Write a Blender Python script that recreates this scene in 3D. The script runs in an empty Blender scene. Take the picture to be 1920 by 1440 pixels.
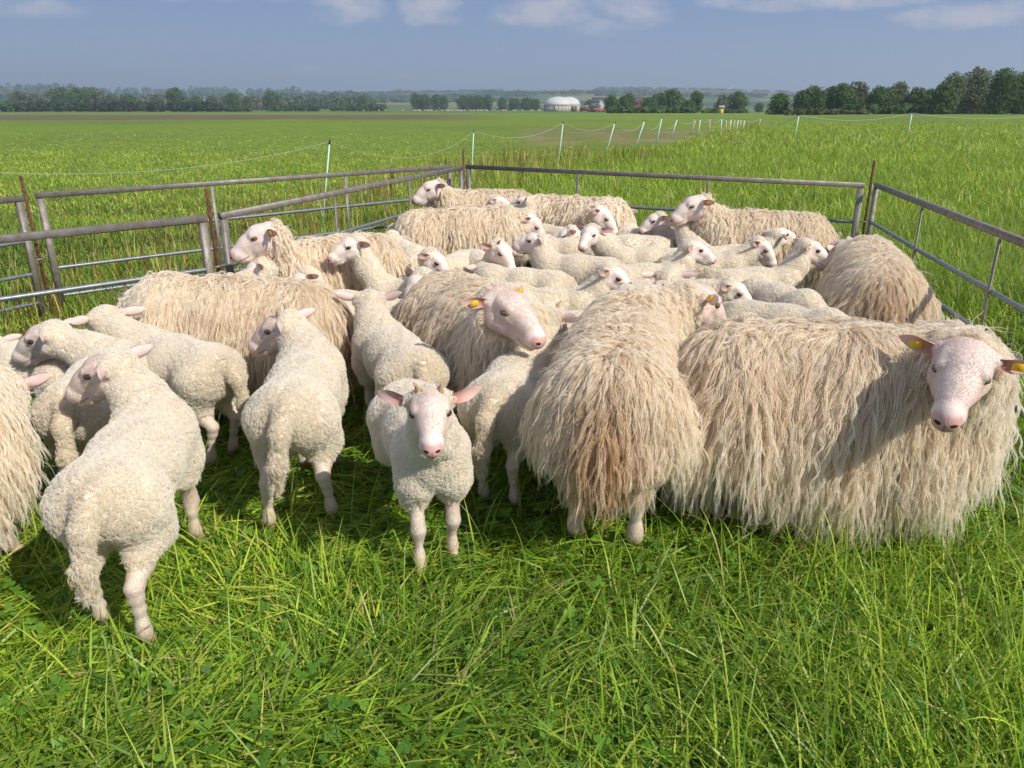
import bpy, bmesh, math, random
import numpy as np
from mathutils import Vector, Matrix

random.seed(7)
RNG = np.random.default_rng(11)
SC = bpy.context.scene
COL = SC.collection
R = math.radians

# ------------------------------------------------------------------ camera, sky, sun, exposure
CAM_H = 1.6
PITCH = R(20.2)
FPX = 1441.0                                   # focal length in pixels of the 1920 px wide photograph
cam_data = bpy.data.cameras.new('camera')
cam_data.sensor_width = 36.0
cam_data.lens = 36.0 * FPX / 1920.0
cam_data.clip_start = 0.05
cam_data.clip_end = 20000.0
cam = bpy.data.objects.new('camera', cam_data)
COL.objects.link(cam)
cam.location = (0, 0, CAM_H)
cam.rotation_euler = (math.pi / 2 - PITCH, 0, 0)
SC.camera = cam

SUN_EL = R(40)
SUN_TO = Vector((math.sin(R(50)) * math.cos(SUN_EL), -math.cos(R(50)) * math.cos(SUN_EL), math.sin(SUN_EL)))

world = bpy.data.worlds.new('World')
SC.world = world
world.use_nodes = True
def build_world():
    nt = world.node_tree
    N, L = nt.nodes, nt.links
    for n in list(N): N.remove(n)
    out = N.new('ShaderNodeOutputWorld')
    bg = N.new('ShaderNodeBackground'); bg.inputs['Strength'].default_value = 0.085
    sky = N.new('ShaderNodeTexSky')
    sky.sky_type = 'NISHITA'; sky.sun_disc = False
    sky.sun_elevation = SUN_EL
    sky.sun_rotation = math.atan2(SUN_TO.x, SUN_TO.y)
    sky.altitude = 50; sky.air_density = 1.0; sky.dust_density = 0.6; sky.ozone_density = 3.0
    # a dull slate-blue bank lies over the whole sky, with pale cloud tops floating in it
    tc = N.new('ShaderNodeTexCoord')
    sep = N.new('ShaderNodeSeparateXYZ'); L.new(tc.outputs['Generated'], sep.inputs[0])
    def math_(op, a, b=None, clamp=False):
        m = N.new('ShaderNodeMath'); m.operation = op; m.use_clamp = clamp
        for i, v in enumerate((a, b)):
            if v is None: continue
            if hasattr(v, 'is_output'): L.new(v, m.inputs[i])
            else: m.inputs[i].default_value = v
        return m.outputs[0]
    veil = N.new('ShaderNodeMix'); veil.data_type = 'RGBA'
    veil.inputs['Factor'].default_value = 0.86
    L.new(sky.outputs[0], veil.inputs['A'])
    low = math_('SUBTRACT', 1.0, math_('MULTIPLY', sep.outputs['Z'], 9.0, True))
    tone = N.new('ShaderNodeMix'); tone.data_type = 'RGBA'; L.new(low, tone.inputs['Factor'])
    tone.inputs['A'].default_value = (1.55, 2.50, 4.75, 1); tone.inputs['B'].default_value = (2.50, 3.25, 4.80, 1)
    L.new(tone.outputs['Result'], veil.inputs['B'])
    # clouds: soft banks low over the horizon, torn by noise on the direction of view
    def noise(scale, loc, sc, det=7):
        mp = N.new('ShaderNodeMapping'); L.new(tc.outputs['Generated'], mp.inputs[0])
        mp.inputs['Scale'].default_value = scale; mp.inputs['Location'].default_value = loc
        no = N.new('ShaderNodeTexNoise'); L.new(mp.outputs[0], no.inputs['Vector'])
        no.inputs['Scale'].default_value = sc; no.inputs['Detail'].default_value = det; no.inputs['Roughness'].default_value = 0.6
        return no.outputs['Fac']
    n1 = noise((5, 5, 11), (.35, .2, .15), 4.0); n2 = noise((5, 5, 9), (.1, .7, .3), 1.1, 5)
    az = math_('ARCTAN2', sep.outputs['X'], sep.outputs['Y'])
    el = math_('ARCSINE', sep.outputs['Z'])
    total = None
    for u, v, ru, rv, amt in ((-.37, .116, .15, .018, 1.), (-.19, .103, .055, .027, .85), (-.092, .103, .050, .028, .95), (.083, .097, .12, .030, 1.), (.35, .110, .17, .020, 1.),
                              (.505, .082, .10, .018, .75), (-.52, .088, .07, .014, .5), (-.20, .034, .20, .011, .35), (.13, .125, .22, .02, .8), (-.62, .125, .2, .03, .9)):
        du = math_('DIVIDE', math_('SUBTRACT', az, u), ru); dv = math_('DIVIDE', math_('SUBTRACT', el, v), rv)
        r2 = math_('ADD', math_('MULTIPLY', du, du), math_('MULTIPLY', dv, dv))
        m = math_('MULTIPLY', math_('SUBTRACT', 1.0, r2, True), amt)
        total = m if total is None else math_('MAXIMUM', total, m)
    high = math_('MULTIPLY', math_('SUBTRACT', el, .13), 4.0, True)
    high = math_('MULTIPLY', high, math_('MULTIPLY', math_('SUBTRACT', n2, .36), 4.5, True))
    total = math_('MAXIMUM', total, high)
    dens = math_('MULTIPLY', math_('MULTIPLY', math_('SUBTRACT', math_('ADD', math_('MULTIPLY', total, .75), math_('MULTIPLY', math_('SUBTRACT', n1, .5), 2.7)), .12), 1.35, True), math_('MULTIPLY', total, 3.0, True))
    cl = N.new('ShaderNodeMix'); cl.data_type = 'RGBA'
    L.new(math_('MULTIPLY', dens, 0.85, True), cl.inputs['Factor'])
    L.new(veil.outputs['Result'], cl.inputs['A'])
    cl.inputs['B'].default_value = (5.4, 5.3, 5.9, 1)
    L.new(cl.outputs['Result'], bg.inputs['Color'])
    L.new(bg.outputs[0], out.inputs[0])
build_world()

sun_data = bpy.data.lights.new('sun', 'SUN')
sun_data.energy = 3.8
sun_data.angle = R(0.5)
sun_data.color = (1.0, 0.94, 0.84)
sun = bpy.data.objects.new('sun', sun_data)
COL.objects.link(sun)
sun.rotation_euler = SUN_TO.to_track_quat('Z', 'Y').to_euler()

SC.view_settings.view_transform = 'Standard'
SC.view_settings.look = 'None'
SC.view_settings.exposure = 0.38
SC.view_settings.gamma = 1.0
SC.view_settings.use_curve_mapping = False
SC.render.engine = 'CYCLES'
SC.cycles.use_denoising = True
SC.cycles.max_bounces = 10
SC.cycles.volume_bounces = 0
SC.cycles.diffuse_bounces = 7
SC.cycles.transparent_max_bounces = 8

# ------------------------------------------------------------------ measuring the photograph
CP, SP = math.cos(PITCH), math.sin(PITCH)
def ray(px, py):
    """direction from the camera through a pixel of the photograph, scaled to unit depth"""
    u = (px - 960) / FPX; v = (720 - py) / FPX
    return Vector((u, CP + v * SP, -SP + v * CP))
def at_z(px, py, z):
    d = ray(px, py); t = (z - CAM_H) / d.z
    return Vector((d.x * t, d.y * t, z))
def at_y(px, py, y):
    d = ray(px, py); t = y / d.y
    return Vector((d.x * t, y, CAM_H + d.z * t))

# ------------------------------------------------------------------ object helpers
def tag(o, label=None, cat=None, group=None, kind=None):
    if label: o['label'] = label
    if cat: o['category'] = cat
    if group: o['group'] = group
    if kind: o['kind'] = kind
    return o
def link(name, data, parent=None, loc=None):
    o = bpy.data.objects.new(name, data); COL.objects.link(o)
    if loc is not None: o.location = loc
    if parent is not None: o.parent = parent
    return o
def empty(name, loc, rz=0.0):
    o = link(name, None, None, loc); o.rotation_euler = (0, 0, rz); o.empty_display_size = 0.2
    return o
def np_mesh(name, V, F, mat=None, smooth=True):
    """V (n,3), F (m,3) or (m,4) or a list of such arrays"""
    me = bpy.data.meshes.new(name)
    Fs = F if isinstance(F, list) else [F]
    Fs = [f for f in Fs if len(f)]
    V = np.asarray(V, np.float32)
    me.vertices.add(len(V)); me.vertices.foreach_set('co', V.ravel())
    idx = np.concatenate([np.asarray(f, np.int32).ravel() for f in Fs])
    tot = np.concatenate([np.full(len(f), f.shape[1], np.int32) for f in Fs])
    me.loops.add(len(idx)); me.loops.foreach_set('vertex_index', idx)
    me.polygons.add(len(tot))
    me.polygons.foreach_set('loop_start', np.concatenate([[0], np.cumsum(tot)[:-1]]).astype(np.int32))
    me.polygons.foreach_set('loop_total', tot)
    if smooth: me.polygons.foreach_set('use_smooth', np.ones(len(tot), bool))
    me.update(calc_edges=True)
    if mat: me.materials.append(mat)
    return me
def attr(me, name, typ, vals, domain='POINT'):
    a = me.attributes.new(name, typ, domain)
    a.data.foreach_set('vector' if typ == 'FLOAT_VECTOR' else 'color' if typ == 'FLOAT_COLOR' else 'value', np.asarray(vals, np.float32).ravel())
def unit(v): v = np.asarray(v, float); return v / (np.linalg.norm(v) + 1e-12)
def rows_unit(A): return A / (np.linalg.norm(A, axis=1, keepdims=True) + 1e-9)
def tangents(Nr, rng):
    r = rows_unit(rng.normal(size=Nr.shape))
    t = rows_unit(np.cross(Nr, r)); return t, np.cross(Nr, t)
class MB:
    """collects boxes, bars and tubes for one mesh"""
    def __init__(s): s.V = []; s.Q = []; s.T = []; s.n = 0
    def add(s, V, Q=(), T=()):
        V = np.asarray(V, float)
        s.V.append(V)
        if len(Q): s.Q.append(np.asarray(Q, int) + s.n)
        if len(T): s.T.append(np.asarray(T, int) + s.n)
        s.n += len(V); return s
    def tube(s, pts, rad, sides=8, cap=True, flat=None):
        pts = [Vector(p) for p in pts]; m = len(pts)
        rad = [rad] * m if np.isscalar(rad) else list(rad)
        V = []; up = Vector((0, 0, 1))
        for i, p in enumerate(pts):
            t = (pts[min(i + 1, m - 1)] - pts[max(i - 1, 0)]).normalized()
            ref = up if abs(t.z) < 0.95 else Vector((0, 1, 0))
            a = t.cross(ref).normalized(); b = a.cross(t).normalized()
            for k in range(sides):
                an = 2 * math.pi * (k + .5) / sides
                V.append(p + a * math.cos(an) * rad[i] + b * math.sin(an) * rad[i] * (flat or 1))
        Q = [(i * sides + k, i * sides + (k + 1) % sides, (i + 1) * sides + (k + 1) % sides, (i + 1) * sides + k)
             for i in range(m - 1) for k in range(sides)]
        T = []
        if cap:
            c0 = len(V); V.append(pts[0]); V.append(pts[-1])
            for k in range(sides):
                T.append((c0, (k + 1) % sides, k)); e = (m - 1) * sides
                T.append((c0 + 1, e + k, e + (k + 1) % sides))
        return s.add([tuple(v) for v in V], Q, T)
    def bar(s, p, q, w, h, up=(0, 0, 1), ch=0.15):
        """rectangular bar from p to q with chamfered edges"""
        p = Vector(p); q = Vector(q); t = (q - p).normalized(); up = Vector(up)
        if abs(t.dot(up)) > .97: up = Vector((1, 0, 0))
        a = t.cross(up).normalized(); b = a.cross(t).normalized()
        c = min(w, h) * ch
        prof = [(w/2-c, h/2), (w/2, h/2-c), (w/2, -h/2+c), (w/2-c, -h/2), (-w/2+c, -h/2), (-w/2, -h/2+c), (-w/2, h/2-c), (-w/2+c, h/2)]
        V = [e + a * x + b * y for e in (p, q) for x, y in prof]
        Q = [(k, (k + 1) % 8, 8 + (k + 1) % 8, 8 + k) for k in range(8)]
        T = [(0, k + 1, k) for k in range(1, 7)][::1] + [(8, 8 + k, 9 + k) for k in range(1, 7)]
        Q = [tuple(reversed(f)) for f in Q]
        return s.add([tuple(v) for v in V], Q, [tuple(reversed(f)) for f in T])
    def box(s, lo, hi):
        x0, y0, z0 = lo; x1, y1, z1 = hi
        V = [(x0,y0,z0),(x1,y0,z0),(x1,y1,z0),(x0,y1,z0),(x0,y0,z1),(x1,y0,z1),(x1,y1,z1),(x0,y1,z1)]
        return s.add(V, [(0,3,2,1),(4,5,6,7),(0,1,5,4),(1,2,6,5),(2,3,7,6),(3,0,4,7)])
    def mesh(s, name, mat, smooth=False):
        F = []
        if s.Q: F.append(np.concatenate(s.Q))
        if s.T: F.append(np.concatenate(s.T))
        return np_mesh(name, np.concatenate(s.V), F, mat, smooth)
    def build(s, name, mat, parent=None, loc=None, smooth=False):
        return link(name, s.mesh(name, mat, smooth), parent, loc)

# ------------------------------------------------------------------ material helper: tiny expression language over nodes
class Mat:
    def __init__(s, name):
        s.m = bpy.data.materials.new(name); s.m.use_nodes = True
        s.nt = s.m.node_tree; s.N = s.nt.nodes; s.L = s.nt.links
        for n in list(s.N): s.N.remove(n)
        s.out = s.N.new('ShaderNodeOutputMaterial')
    def put(s, sock, v):
        if hasattr(v, 'is_output'): s.L.new(v, sock)
        elif isinstance(v, (tuple, list)) and len(v) == 3 and sock.type == 'RGBA': sock.default_value = (*v, 1)
        else: sock.default_value = v
    def node(s, typ, ins=None, **props):
        n = s.N.new(typ)
        for k, v in props.items(): setattr(n, k, v)
        for k, v in (ins or {}).items(): s.put(n.inputs[k], v)
        return n
    def math(s, op, a, b=0.0, c=None, clamp=False):
        n = s.node('ShaderNodeMath', {0: a, 1: b}, operation=op, use_clamp=clamp)
        if c is not None: s.put(n.inputs[2], c)
        return n.outputs[0]
    def ss(s, x, a, b):
        """smoothstep from a to b"""
        return s.node('ShaderNodeMapRange', {0: x, 1: a, 2: b, 3: 0.0, 4: 1.0}, interpolation_type='SMOOTHSTEP').outputs[0]
    def mix(s, f, a, b, blend='MIX'):
        n = s.node('ShaderNodeMix', data_type='RGBA', blend_type=blend)
        s.put(n.inputs['Factor'], f); s.put(n.inputs['A'], a); s.put(n.inputs['B'], b)
        return n.outputs['Result']
    def noise(s, vec, scale, detail=4, rough=0.55, out='Fac'):
        n = s.node('ShaderNodeTexNoise', {'Scale': scale, 'Detail': detail, 'Roughness': rough})
        if vec is not None: s.L.new(vec, n.inputs['Vector'])
        return n.outputs[out]
    def attr(s, name, out='Fac'): return s.node('ShaderNodeAttribute', attribute_name=name).outputs[out]
    def rnd(s): return s.node('ShaderNodeObjectInfo').outputs['Random']
    def obj(s): return s.node('ShaderNodeTexCoord').outputs['Object']
    def pos(s): return s.node('ShaderNodeNewGeometry').outputs['Position']
    def bump(s, h, strength=0.3, dist=0.01):
        return s.node('ShaderNodeBump', {'Height': h, 'Strength': strength, 'Distance': dist}).outputs[0]
    def bsdf(s, col, rough=0.6, spec=0.3, metal=0.0, normal=None, **kw):
        n = s.node('ShaderNodeBsdfPrincipled', {'Base Color': col, 'Roughness': rough, 'Metallic': metal, 'Specular IOR Level': spec})
        for k, v in kw.items(): s.put(n.inputs[k.replace('_', ' ')], v)
        if normal is not None: s.L.new(normal, n.inputs['Normal'])
        s.L.new(n.outputs[0], s.out.inputs[0])
        return s.m

# ------------------------------------------------------------------ ground: one sheet to the horizon
def hills(x, y):
    h = 16 * np.sin(x / 830 + 1.2) + 9 * np.sin(x / 390 + .5) + 26
    a = np.clip((y - 900) / 2400, 0, 1); a = a * a * (3 - 2 * a)
    west = np.clip(-x / 1200, 0, 1) * 10
    return a * (h + west)
def gz(x, y):
    x = np.asarray(x, float); y = np.asarray(y, float)
    s = np.clip(y - 38, 0, 650) * -.0098
    rise = .0035 * np.clip(y - 45, 0, 250) * np.clip((x / np.maximum(y, 1) - .28) / .25, 0, 1)
    near = np.clip((60 - y) / 60, 0, 1)
    rel = .012 * np.sin(x * 2.1 + .7 * y) + .012 * np.sin(y * 2.7 - x) 
    return s + rise + hills(x, y) + rel * np.clip((y - 9) / 6, 0, 1) * near

def mat_ground():
    M = Mat('field_ground')
    p = M.pos(); sp = M.node('ShaderNodeSeparateXYZ', {0: p}).outputs; x, y = sp[0], sp[1]
    big = M.noise(p, .03, 4); mid = M.noise(p, .45, 5); fine = M.noise(p, 9, 4, .65); vf = M.noise(p, 60, 3, .6)
    # close by, the soil and thatch beneath the grass
    soil = M.mix(M.ss(fine, .35, .65), (.030, .036, .012), (.070, .075, .024))
    crop = M.mix(M.ss(mid, .35, .65), (.165, .275, .030), (.205, .305, .040))
    crop = M.mix(M.math('MULTIPLY', M.ss(fine, .45, .60), .7), crop, (.280, .315, .075))
    crop = M.mix(M.math('MULTIPLY', M.ss(M.noise(p, 2.6, 8, .75), .47, .62), .85), crop, (.095, .165, .022))
    crop = M.mix(M.math('MULTIPLY', M.ss(big, .45, .65), .5), crop, (.125, .165, .055))
    far = M.mix(M.ss(big, .4, .6), (.095, .180, .040), (.140, .205, .055))
    brown2 = M.mix(M.ss(M.noise(p, .12, 4), .35, .65), (.135, .100, .062), (.20, .155, .095))
    brown = M.mix(M.ss(M.noise(p, .25, 4), .35, .65), (.21, .165, .095), (.33, .285, .15))
    warp = M.math('MULTIPLY', M.math('SUBTRACT', M.noise(p, .02, 3), .5), 60.0)
    yw = M.math('ADD', y, warp)
    col = M.mix(M.ss(y, 9, 17), soil, crop)
    col = M.mix(M.ss(yw, 300, 380), col, far)
    # bare strip across the left of the view, thin soil strip along the netting
    xr = M.math('DIVIDE', x, M.math('MAXIMUM', y, 1.0))
    b1 = M.math('MULTIPLY', M.math('MULTIPLY', M.ss(yw, 92, 112), M.ss(yw, 235, 205)), M.ss(xr, .02, -.12))
    b2 = M.math('MULTIPLY', M.math('MULTIPLY', M.ss(y, 29, 34), M.ss(y, 60, 50)), M.math('MULTIPLY', M.ss(xr, .0, .03), M.ss(xr, .31, .27)))
    b2 = M.math('MULTIPLY', b2, M.ss(mid, .35, .5))
    col = M.mix(M.math('MULTIPLY', b1, .92), col, brown2)
    col = M.mix(M.math('MULTIPLY', b2, .62), col, brown)
    # patchwork of far fields
    vor = M.node('ShaderNodeTexVoronoi', {'Scale': .0042}); M.L.new(p, vor.inputs['Vector'])
    vs = M.node('ShaderNodeSeparateColor', {0: vor.outputs['Color']}).outputs
    patch = M.mix(M.ss(vs[0], .35, .65), (.10, .155, .045), (.21, .225, .095))
    patch = M.mix(M.ss(vs[1], .7, .75), patch, (.055, .095, .030))
    col = M.mix(M.ss(y, 700, 820), col, patch)
    h = M.math('ADD', M.math('MULTIPLY', fine, 1.0), M.math('MULTIPLY', M.noise(p, 2.2, 5), .8))
    return M.bsdf(col, .85, .1, normal=M.bump(h, .8, .15))
GROUND = mat_ground()

def build_ground():
    ys = np.concatenate([np.linspace(-12, 14, 40), 14 * (9000 / 14) ** np.linspace(0, 1, 150)[1:]])
    us = np.linspace(-1, 1, 121)
    Y, U = np.meshgrid(ys, us, indexing='ij')
    X = U * (np.abs(Y) * 1.1 + 22)
    Z = gz(X, Y)
    V = np.stack([X, Y, Z], -1).reshape(-1, 3)
    n, m = Y.shape
    i = np.arange(n * m).reshape(n, m)
    Q = np.stack([i[:-1, :-1], i[:-1, 1:], i[1:, 1:], i[1:, :-1]], -1).reshape(-1, 4)
    o = link('ground', np_mesh('ground', V, Q, GROUND)); tag(o, kind='structure')
build_ground()

# ------------------------------------------------------------------ grass
def mat_grass():
    M = Mat('grass_blade')
    c = M.attr('tone', 'Color')
    p = M.node('ShaderNodeBsdfPrincipled', {'Base Color': c, 'Roughness': .42, 'Specular IOR Level': .35})
    tr = M.node('ShaderNodeBsdfTranslucent', {'Color': M.mix(.40, c, (.42, .54, .04))})
    mx = M.node('ShaderNodeMixShader', {0: .42})
    M.L.new(p.outputs[0], mx.inputs[1]); M.L.new(tr.outputs[0], mx.inputs[2]); M.L.new(mx.outputs[0], M.out.inputs[0])
    return M.m
GRASS = mat_grass()
TONES = np.array([(.265, .425, .036), (.350, .500, .048), (.115, .240, .028), (.480, .560, .075), (.245, .345, .080), (.540, .500, .150), (.580, .450, .200)])
NET_Y = [3, 4, 10, 16.8, 20.8, 24.8, 28, 39, 60, 80]; NET_X = [-3.6, -3.5, -2.5, -.87, 1.2, 2.86, 4.26, 7.6, 15, 22]
def beyond_net(X, Y): return X < np.interp(Y, NET_Y, NET_X)

def blades(name, X, Y, L, W, tilt, az, droop, segs, probs, parent=None, lift=None, rng=RNG, reds=0):
    """a sheet of grass blades: root, length, width, lean from upright (radians), heading, how far the tip hangs over"""
    n = len(X)
    t = np.linspace(0, 1, segs + 1)
    hx, hy = np.cos(az), np.sin(az)
    px_, py_ = -hy, hx
    th = tilt[:, None] + droop[:, None] * t[None, :] ** 1.3
    dl = L[:, None] / segs
    ang = (th[:, 1:] + th[:, :-1]) / 2
    hor = np.concatenate([np.zeros((n, 1)), np.cumsum(np.sin(ang) * dl, 1)], 1)
    ver = np.concatenate([np.zeros((n, 1)), np.cumsum(np.cos(ang) * dl, 1)], 1)
    z0 = gz(X, Y) + (lift if lift is not None else 0)
    cx = X[:, None] + hor * hx[:, None]; cy = Y[:, None] + hor * hy[:, None]; cz = np.maximum(z0[:, None] + ver, gz(X, Y)[:, None] + .004)
    prof = np.interp(t, [0, .3, .7, 1], [.75, 1, .75, .0])[None, :] * W[:, None] * .5
    tw = rng.normal(size=n) * .5
    sx = px_[:, None] * prof * np.cos(tw)[:, None]; sy = py_[:, None] * prof * np.cos(tw)[:, None]; sz = prof * np.sin(tw)[:, None]
    A = np.stack([cx + sx, cy + sy, cz + sz], -1)[:, :-1]; B = np.stack([cx - sx, cy - sy, cz - sz], -1)[:, :-1]
    Tp = np.stack([cx, cy, cz], -1)[:, -1:]
    V = np.concatenate([A, B, Tp], 1)                      # per blade: segs A, segs B, tip
    k = 2 * segs + 1
    base = (np.arange(n) * k)[:, None]
    Q = []
    for i in range(segs - 1):
        Q.append(np.concatenate([base + i, base + segs + i, base + segs + i + 1, base + i + 1], 1))
    T = np.concatenate([base + segs - 1, base + 2 * segs - 1, base + 2 * segs], 1)
    F = ([np.concatenate(Q)] if Q else []) + [T]
    me = np_mesh(name, V.reshape(-1, 3), F, GRASS)
    tone = TONES[rng.choice(len(TONES), n, p=probs)] * (.75 + .5 * rng.random((n, 1)))
    pn = np.sin(X * 1.9 + 1.3 * np.sin(Y * 1.1)) * np.sin(Y * 2.3 + X * .6) + .6 * np.sin(X * 5.1 - Y * 3.7) * np.sin(Y * 4.3 + 1.7 * X)
    tone = tone * (1 + .20 * pn[:, None] * np.array([1.25, 1.0, .8]))
    if reds: tone = np.where(rng.random((n, 1)) < reds, np.array([.30, .13, .06]) * (.6 + .7 * rng.random((n, 1))), tone)
    col = np.repeat(tone[:, None, :], k, 1) 
    rgba = np.concatenate([col.reshape(-1, 3), np.ones((n * k, 1))], 1)
    attr(me, 'tone', 'FLOAT_COLOR', rgba)
    return me

def join_meshes(name, mes, mat):
    Vs, Fq, Ft, C = [], [], [], []; off = 0
    for me in mes:
        n = len(me.vertices); V = np.empty(n * 3, np.float32); me.vertices.foreach_get('co', V); Vs.append(V.reshape(-1, 3))
        tot = np.empty(len(me.polygons), np.int32); me.polygons.foreach_get('loop_total', tot)
        li = np.empty(len(me.loops), np.int32); me.loops.foreach_get('vertex_index', li)
        nq = int((tot == 4).sum())
        Fq.append(li[:nq * 4].reshape(-1, 4) + off); Ft.append(li[nq * 4:].reshape(-1, 3) + off)
        c = np.empty(n * 4, np.float32); me.attributes['tone'].data.foreach_get('color', c); C.append(c.reshape(-1, 4))
        off += n; bpy.data.meshes.remove(me)
    me = np_mesh(name, np.concatenate(Vs), [np.concatenate(Fq), np.concatenate(Ft)], mat)
    attr(me, 'tone', 'FLOAT_COLOR', np.concatenate(C))
    return me

def in_view(X, Y, m=.06):
    d = Y * CP + CAM_H * SP
    return np.abs(X / d) < .666 + m
def pen_side(X, Y):
    """+ outside the pen beyond its back and right hurdles"""
    a = (X + .47) * (6.68 - 8.77) - (Y - 8.77) * (3.03 + .47)
    right = X > 2.62 + (Y - 4.4) * .17
    left = (Y - 4.87) * (-.55 + 1.81) - (X + 1.81) * (8.7 - 4.87) > 0
    left2 = (Y - 4.75) * (1.87 - 4.7) * -1 - (X + 1.87) * (2.1 - 4.75) * -1 > 0
    return (a < 0) | right | np.where(Y > 4.8, left, (X < -1.87) & left2)

def scatter(n, y0, y1, power=1.0):
    """roots spread over the ground in view between two distances"""
    u = RNG.random(n) ** power
    Y = y0 + (y1 - y0) * u
    d = Y * CP + CAM_H * SP
    X = RNG.uniform(-.73, .73, n) * d
    # the same sward goes on, thinner, a few steps to either side of the view
    m = n // 3
    Y2 = y0 + (y1 - y0) * RNG.random(m) ** power; d2 = Y2 * CP + CAM_H * SP
    X2 = (.73 * d2 + RNG.random(m) * (1.5 + .15 * d2)) * np.where(RNG.random(m) < .5, -1, 1)
    return np.concatenate([X, X2]), np.concatenate([Y, Y2])

def build_grass():
    P_pen = [.30, .26, .20, .12, .06, .045, .015]
    P_out = [.26, .20, .26, .09, .08, .08, .03]
    lst = []
    # trampled sward in front of and under the flock: three layers
    X, Y = scatter(80000, 1.05, 4.4)
    cl = np.sin(X * 3.1 + 1.7 * np.sin(Y * 2.3)) + np.sin(Y * 4.2 + X * 1.3)
    az = cl * 1.3 + RNG.normal(size=len(X)) * 1.0 + .5
    n = len(X)
    tilt = np.clip(RNG.normal(1.36, .26, n), .3, 1.70)
    lst.append(blades('g', X, Y, RNG.uniform(.07, .26, n), RNG.uniform(.0030, .0085, n), tilt, az, RNG.uniform(.1, .8, n), 3, P_pen, lift=RNG.random(n) ** 1.6 * .035))
    X, Y = scatter(24000, 1.05, 3.6)
    n = len(X)
    lst.append(blades('g', X, Y, RNG.uniform(.02, .06, n), RNG.uniform(.003, .0075, n), RNG.uniform(.0, 1.2, n), RNG.uniform(0, 6.28, n), RNG.uniform(.0, 1.0, n), 3, [.26, .16, .42, .06, .08, .015, .005]))
    # long upright blades and seed stems standing clear
    X, Y = scatter(3300, 1.10, 4.2)
    keep = RNG.random(len(X)) < .35 + .65 * (np.sin(X * 2.3 + Y) * np.sin(Y * 3.1 - X * .7) > -.1) 
    keep &= RNG.random(len(X)) < np.where(X > .2, 1.0, .55)
    X, Y = X[keep], Y[keep]
    X2, Y2 = scatter(4200, 1.32, 2.5); q = X2 > .55 + .35 * (Y2 - 1.4) + .25 * np.sin(Y2 * 7); X, Y = np.concatenate([X, X2[q]]), np.concatenate([Y, Y2[q]]); n = len(X)
    lst.append(blades('g', X, Y, RNG.uniform(.14, .36, n), RNG.uniform(.0035, .0072, n), np.abs(RNG.normal(.25, .28, n)), RNG.uniform(0, 6.28, n), RNG.uniform(.15, 1.5, n), 5, [.28, .28, .18, .18, .06, .015, .005]))
    # the standing crop outside the hurdles
    X, Y = scatter(105000, 1.6, 11, .85)
    k = pen_side(X, Y); X, Y = X[k], Y[k]; n = len(X)
    tall = np.where(X > 0, 1.0, .52) * (.8 + .35 * np.sin(X * 1.7 + 1.3 * np.sin(Y * 1.1)))
    lst.append(blades('g', X, Y, RNG.uniform(.16, .40, n) * tall, RNG.uniform(.004, .009, n), np.abs(RNG.normal(.35, .3, n)), RNG.uniform(0, 6.28, n), RNG.uniform(.2, 1.3, n), 3, P_out))
    # reddish dock and sorrel stalks in the strip along the netting
    X, Y = scatter(9000, 4.2, 24)
    k = pen_side(X, Y) & (np.abs(X - np.interp(Y, NET_Y, NET_X)) < .9 + .06 * Y) & (X / Y < .25); X, Y = X[k], Y[k]; n = len(X)
    lst.append(blades('g', X, Y, RNG.uniform(.25, .60, n), RNG.uniform(.004, .007, n) * (1 + Y / 9), np.abs(RNG.normal(.12, .12, n)), RNG.uniform(0, 6.28, n), RNG.uniform(.0, .5, n), 3, [.05, .05, .15, .05, .1, .25, .35], reds=.6))
    # inside, between the legs
    X, Y = scatter(18000, 4.0, 9.0)
    k = ~pen_side(X, Y); X, Y = X[k], Y[k]; n = len(X)
    lst.append(blades('g', X, Y, RNG.uniform(.08, .2, n), RNG.uniform(.004, .008, n), RNG.uniform(.8, 1.5, n), RNG.uniform(0, 6.28, n), RNG.uniform(.1, .6, n), 2, P_pen))
    # farther out, coarser as it shrinks
    X, Y = scatter(92000, 10.5, 26, 1.1)
    n = len(X)
    b = beyond_net(X, Y)
    hgt = np.where(b, .34, .85)
    for k, pr in ((b, [.17, .23, .12, .20, .09, .14, .05]), (~b, [.24, .24, .18, .12, .08, .11, .03])):
        m = int(k.sum())
        lst.append(blades('g', X[k], Y[k], RNG.uniform(.18, .42, m) * hgt[k], RNG.uniform(.010, .020, m), np.abs(RNG.normal(.5, .35, m)), RNG.uniform(0, 6.28, m), RNG.uniform(.2, 1.2, m), 2, pr))
    X, Y = scatter(110000, 25, 75, 1.25)
    k = ~beyond_net(X, Y) | (RNG.random(len(X)) < .25 * np.clip((48 - Y) / 20, 0, 1))
    k &= ~((Y > 30) & (Y < 56) & beyond_net(X - 1.2, Y) & (X / Y > .0))
    X, Y = X[k], Y[k]
    n = len(X)
    b = beyond_net(X, Y)
    hgt = np.where(b, .30, .85)
    for k, pr in ((b, [.16, .24, .10, .22, .08, .15, .05]), (~b, [.22, .24, .14, .14, .10, .13, .03])):
        m = int(k.sum())
        lst.append(blades('g', X[k], Y[k], RNG.uniform(.16, .36, m) * hgt[k], RNG.uniform(.03, .07, m), np.abs(RNG.normal(.6, .35, m)), RNG.uniform(0, 6.28, m), RNG.uniform(.2, 1.0, m), 1, pr))
    o = link('grass', join_meshes('grass', lst, GRASS)); tag(o, 'bright green grass, trampled in the pen and standing tall outside it', kind='stuff')
    # clover and broad weed leaves low in the sward
    X, Y = scatter(4200, 1.1, 4.0); n = len(X)
    V, Q, T = [], [], []
    nl = 7
    a = RNG.uniform(0, 6.28, n); r = RNG.uniform(.005, .014, n); tl = RNG.uniform(-.6, .6, (n, 2)); h = RNG.uniform(.02, .075, n)
    q = np.arange(nl) * 2 * np.pi / nl
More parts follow.
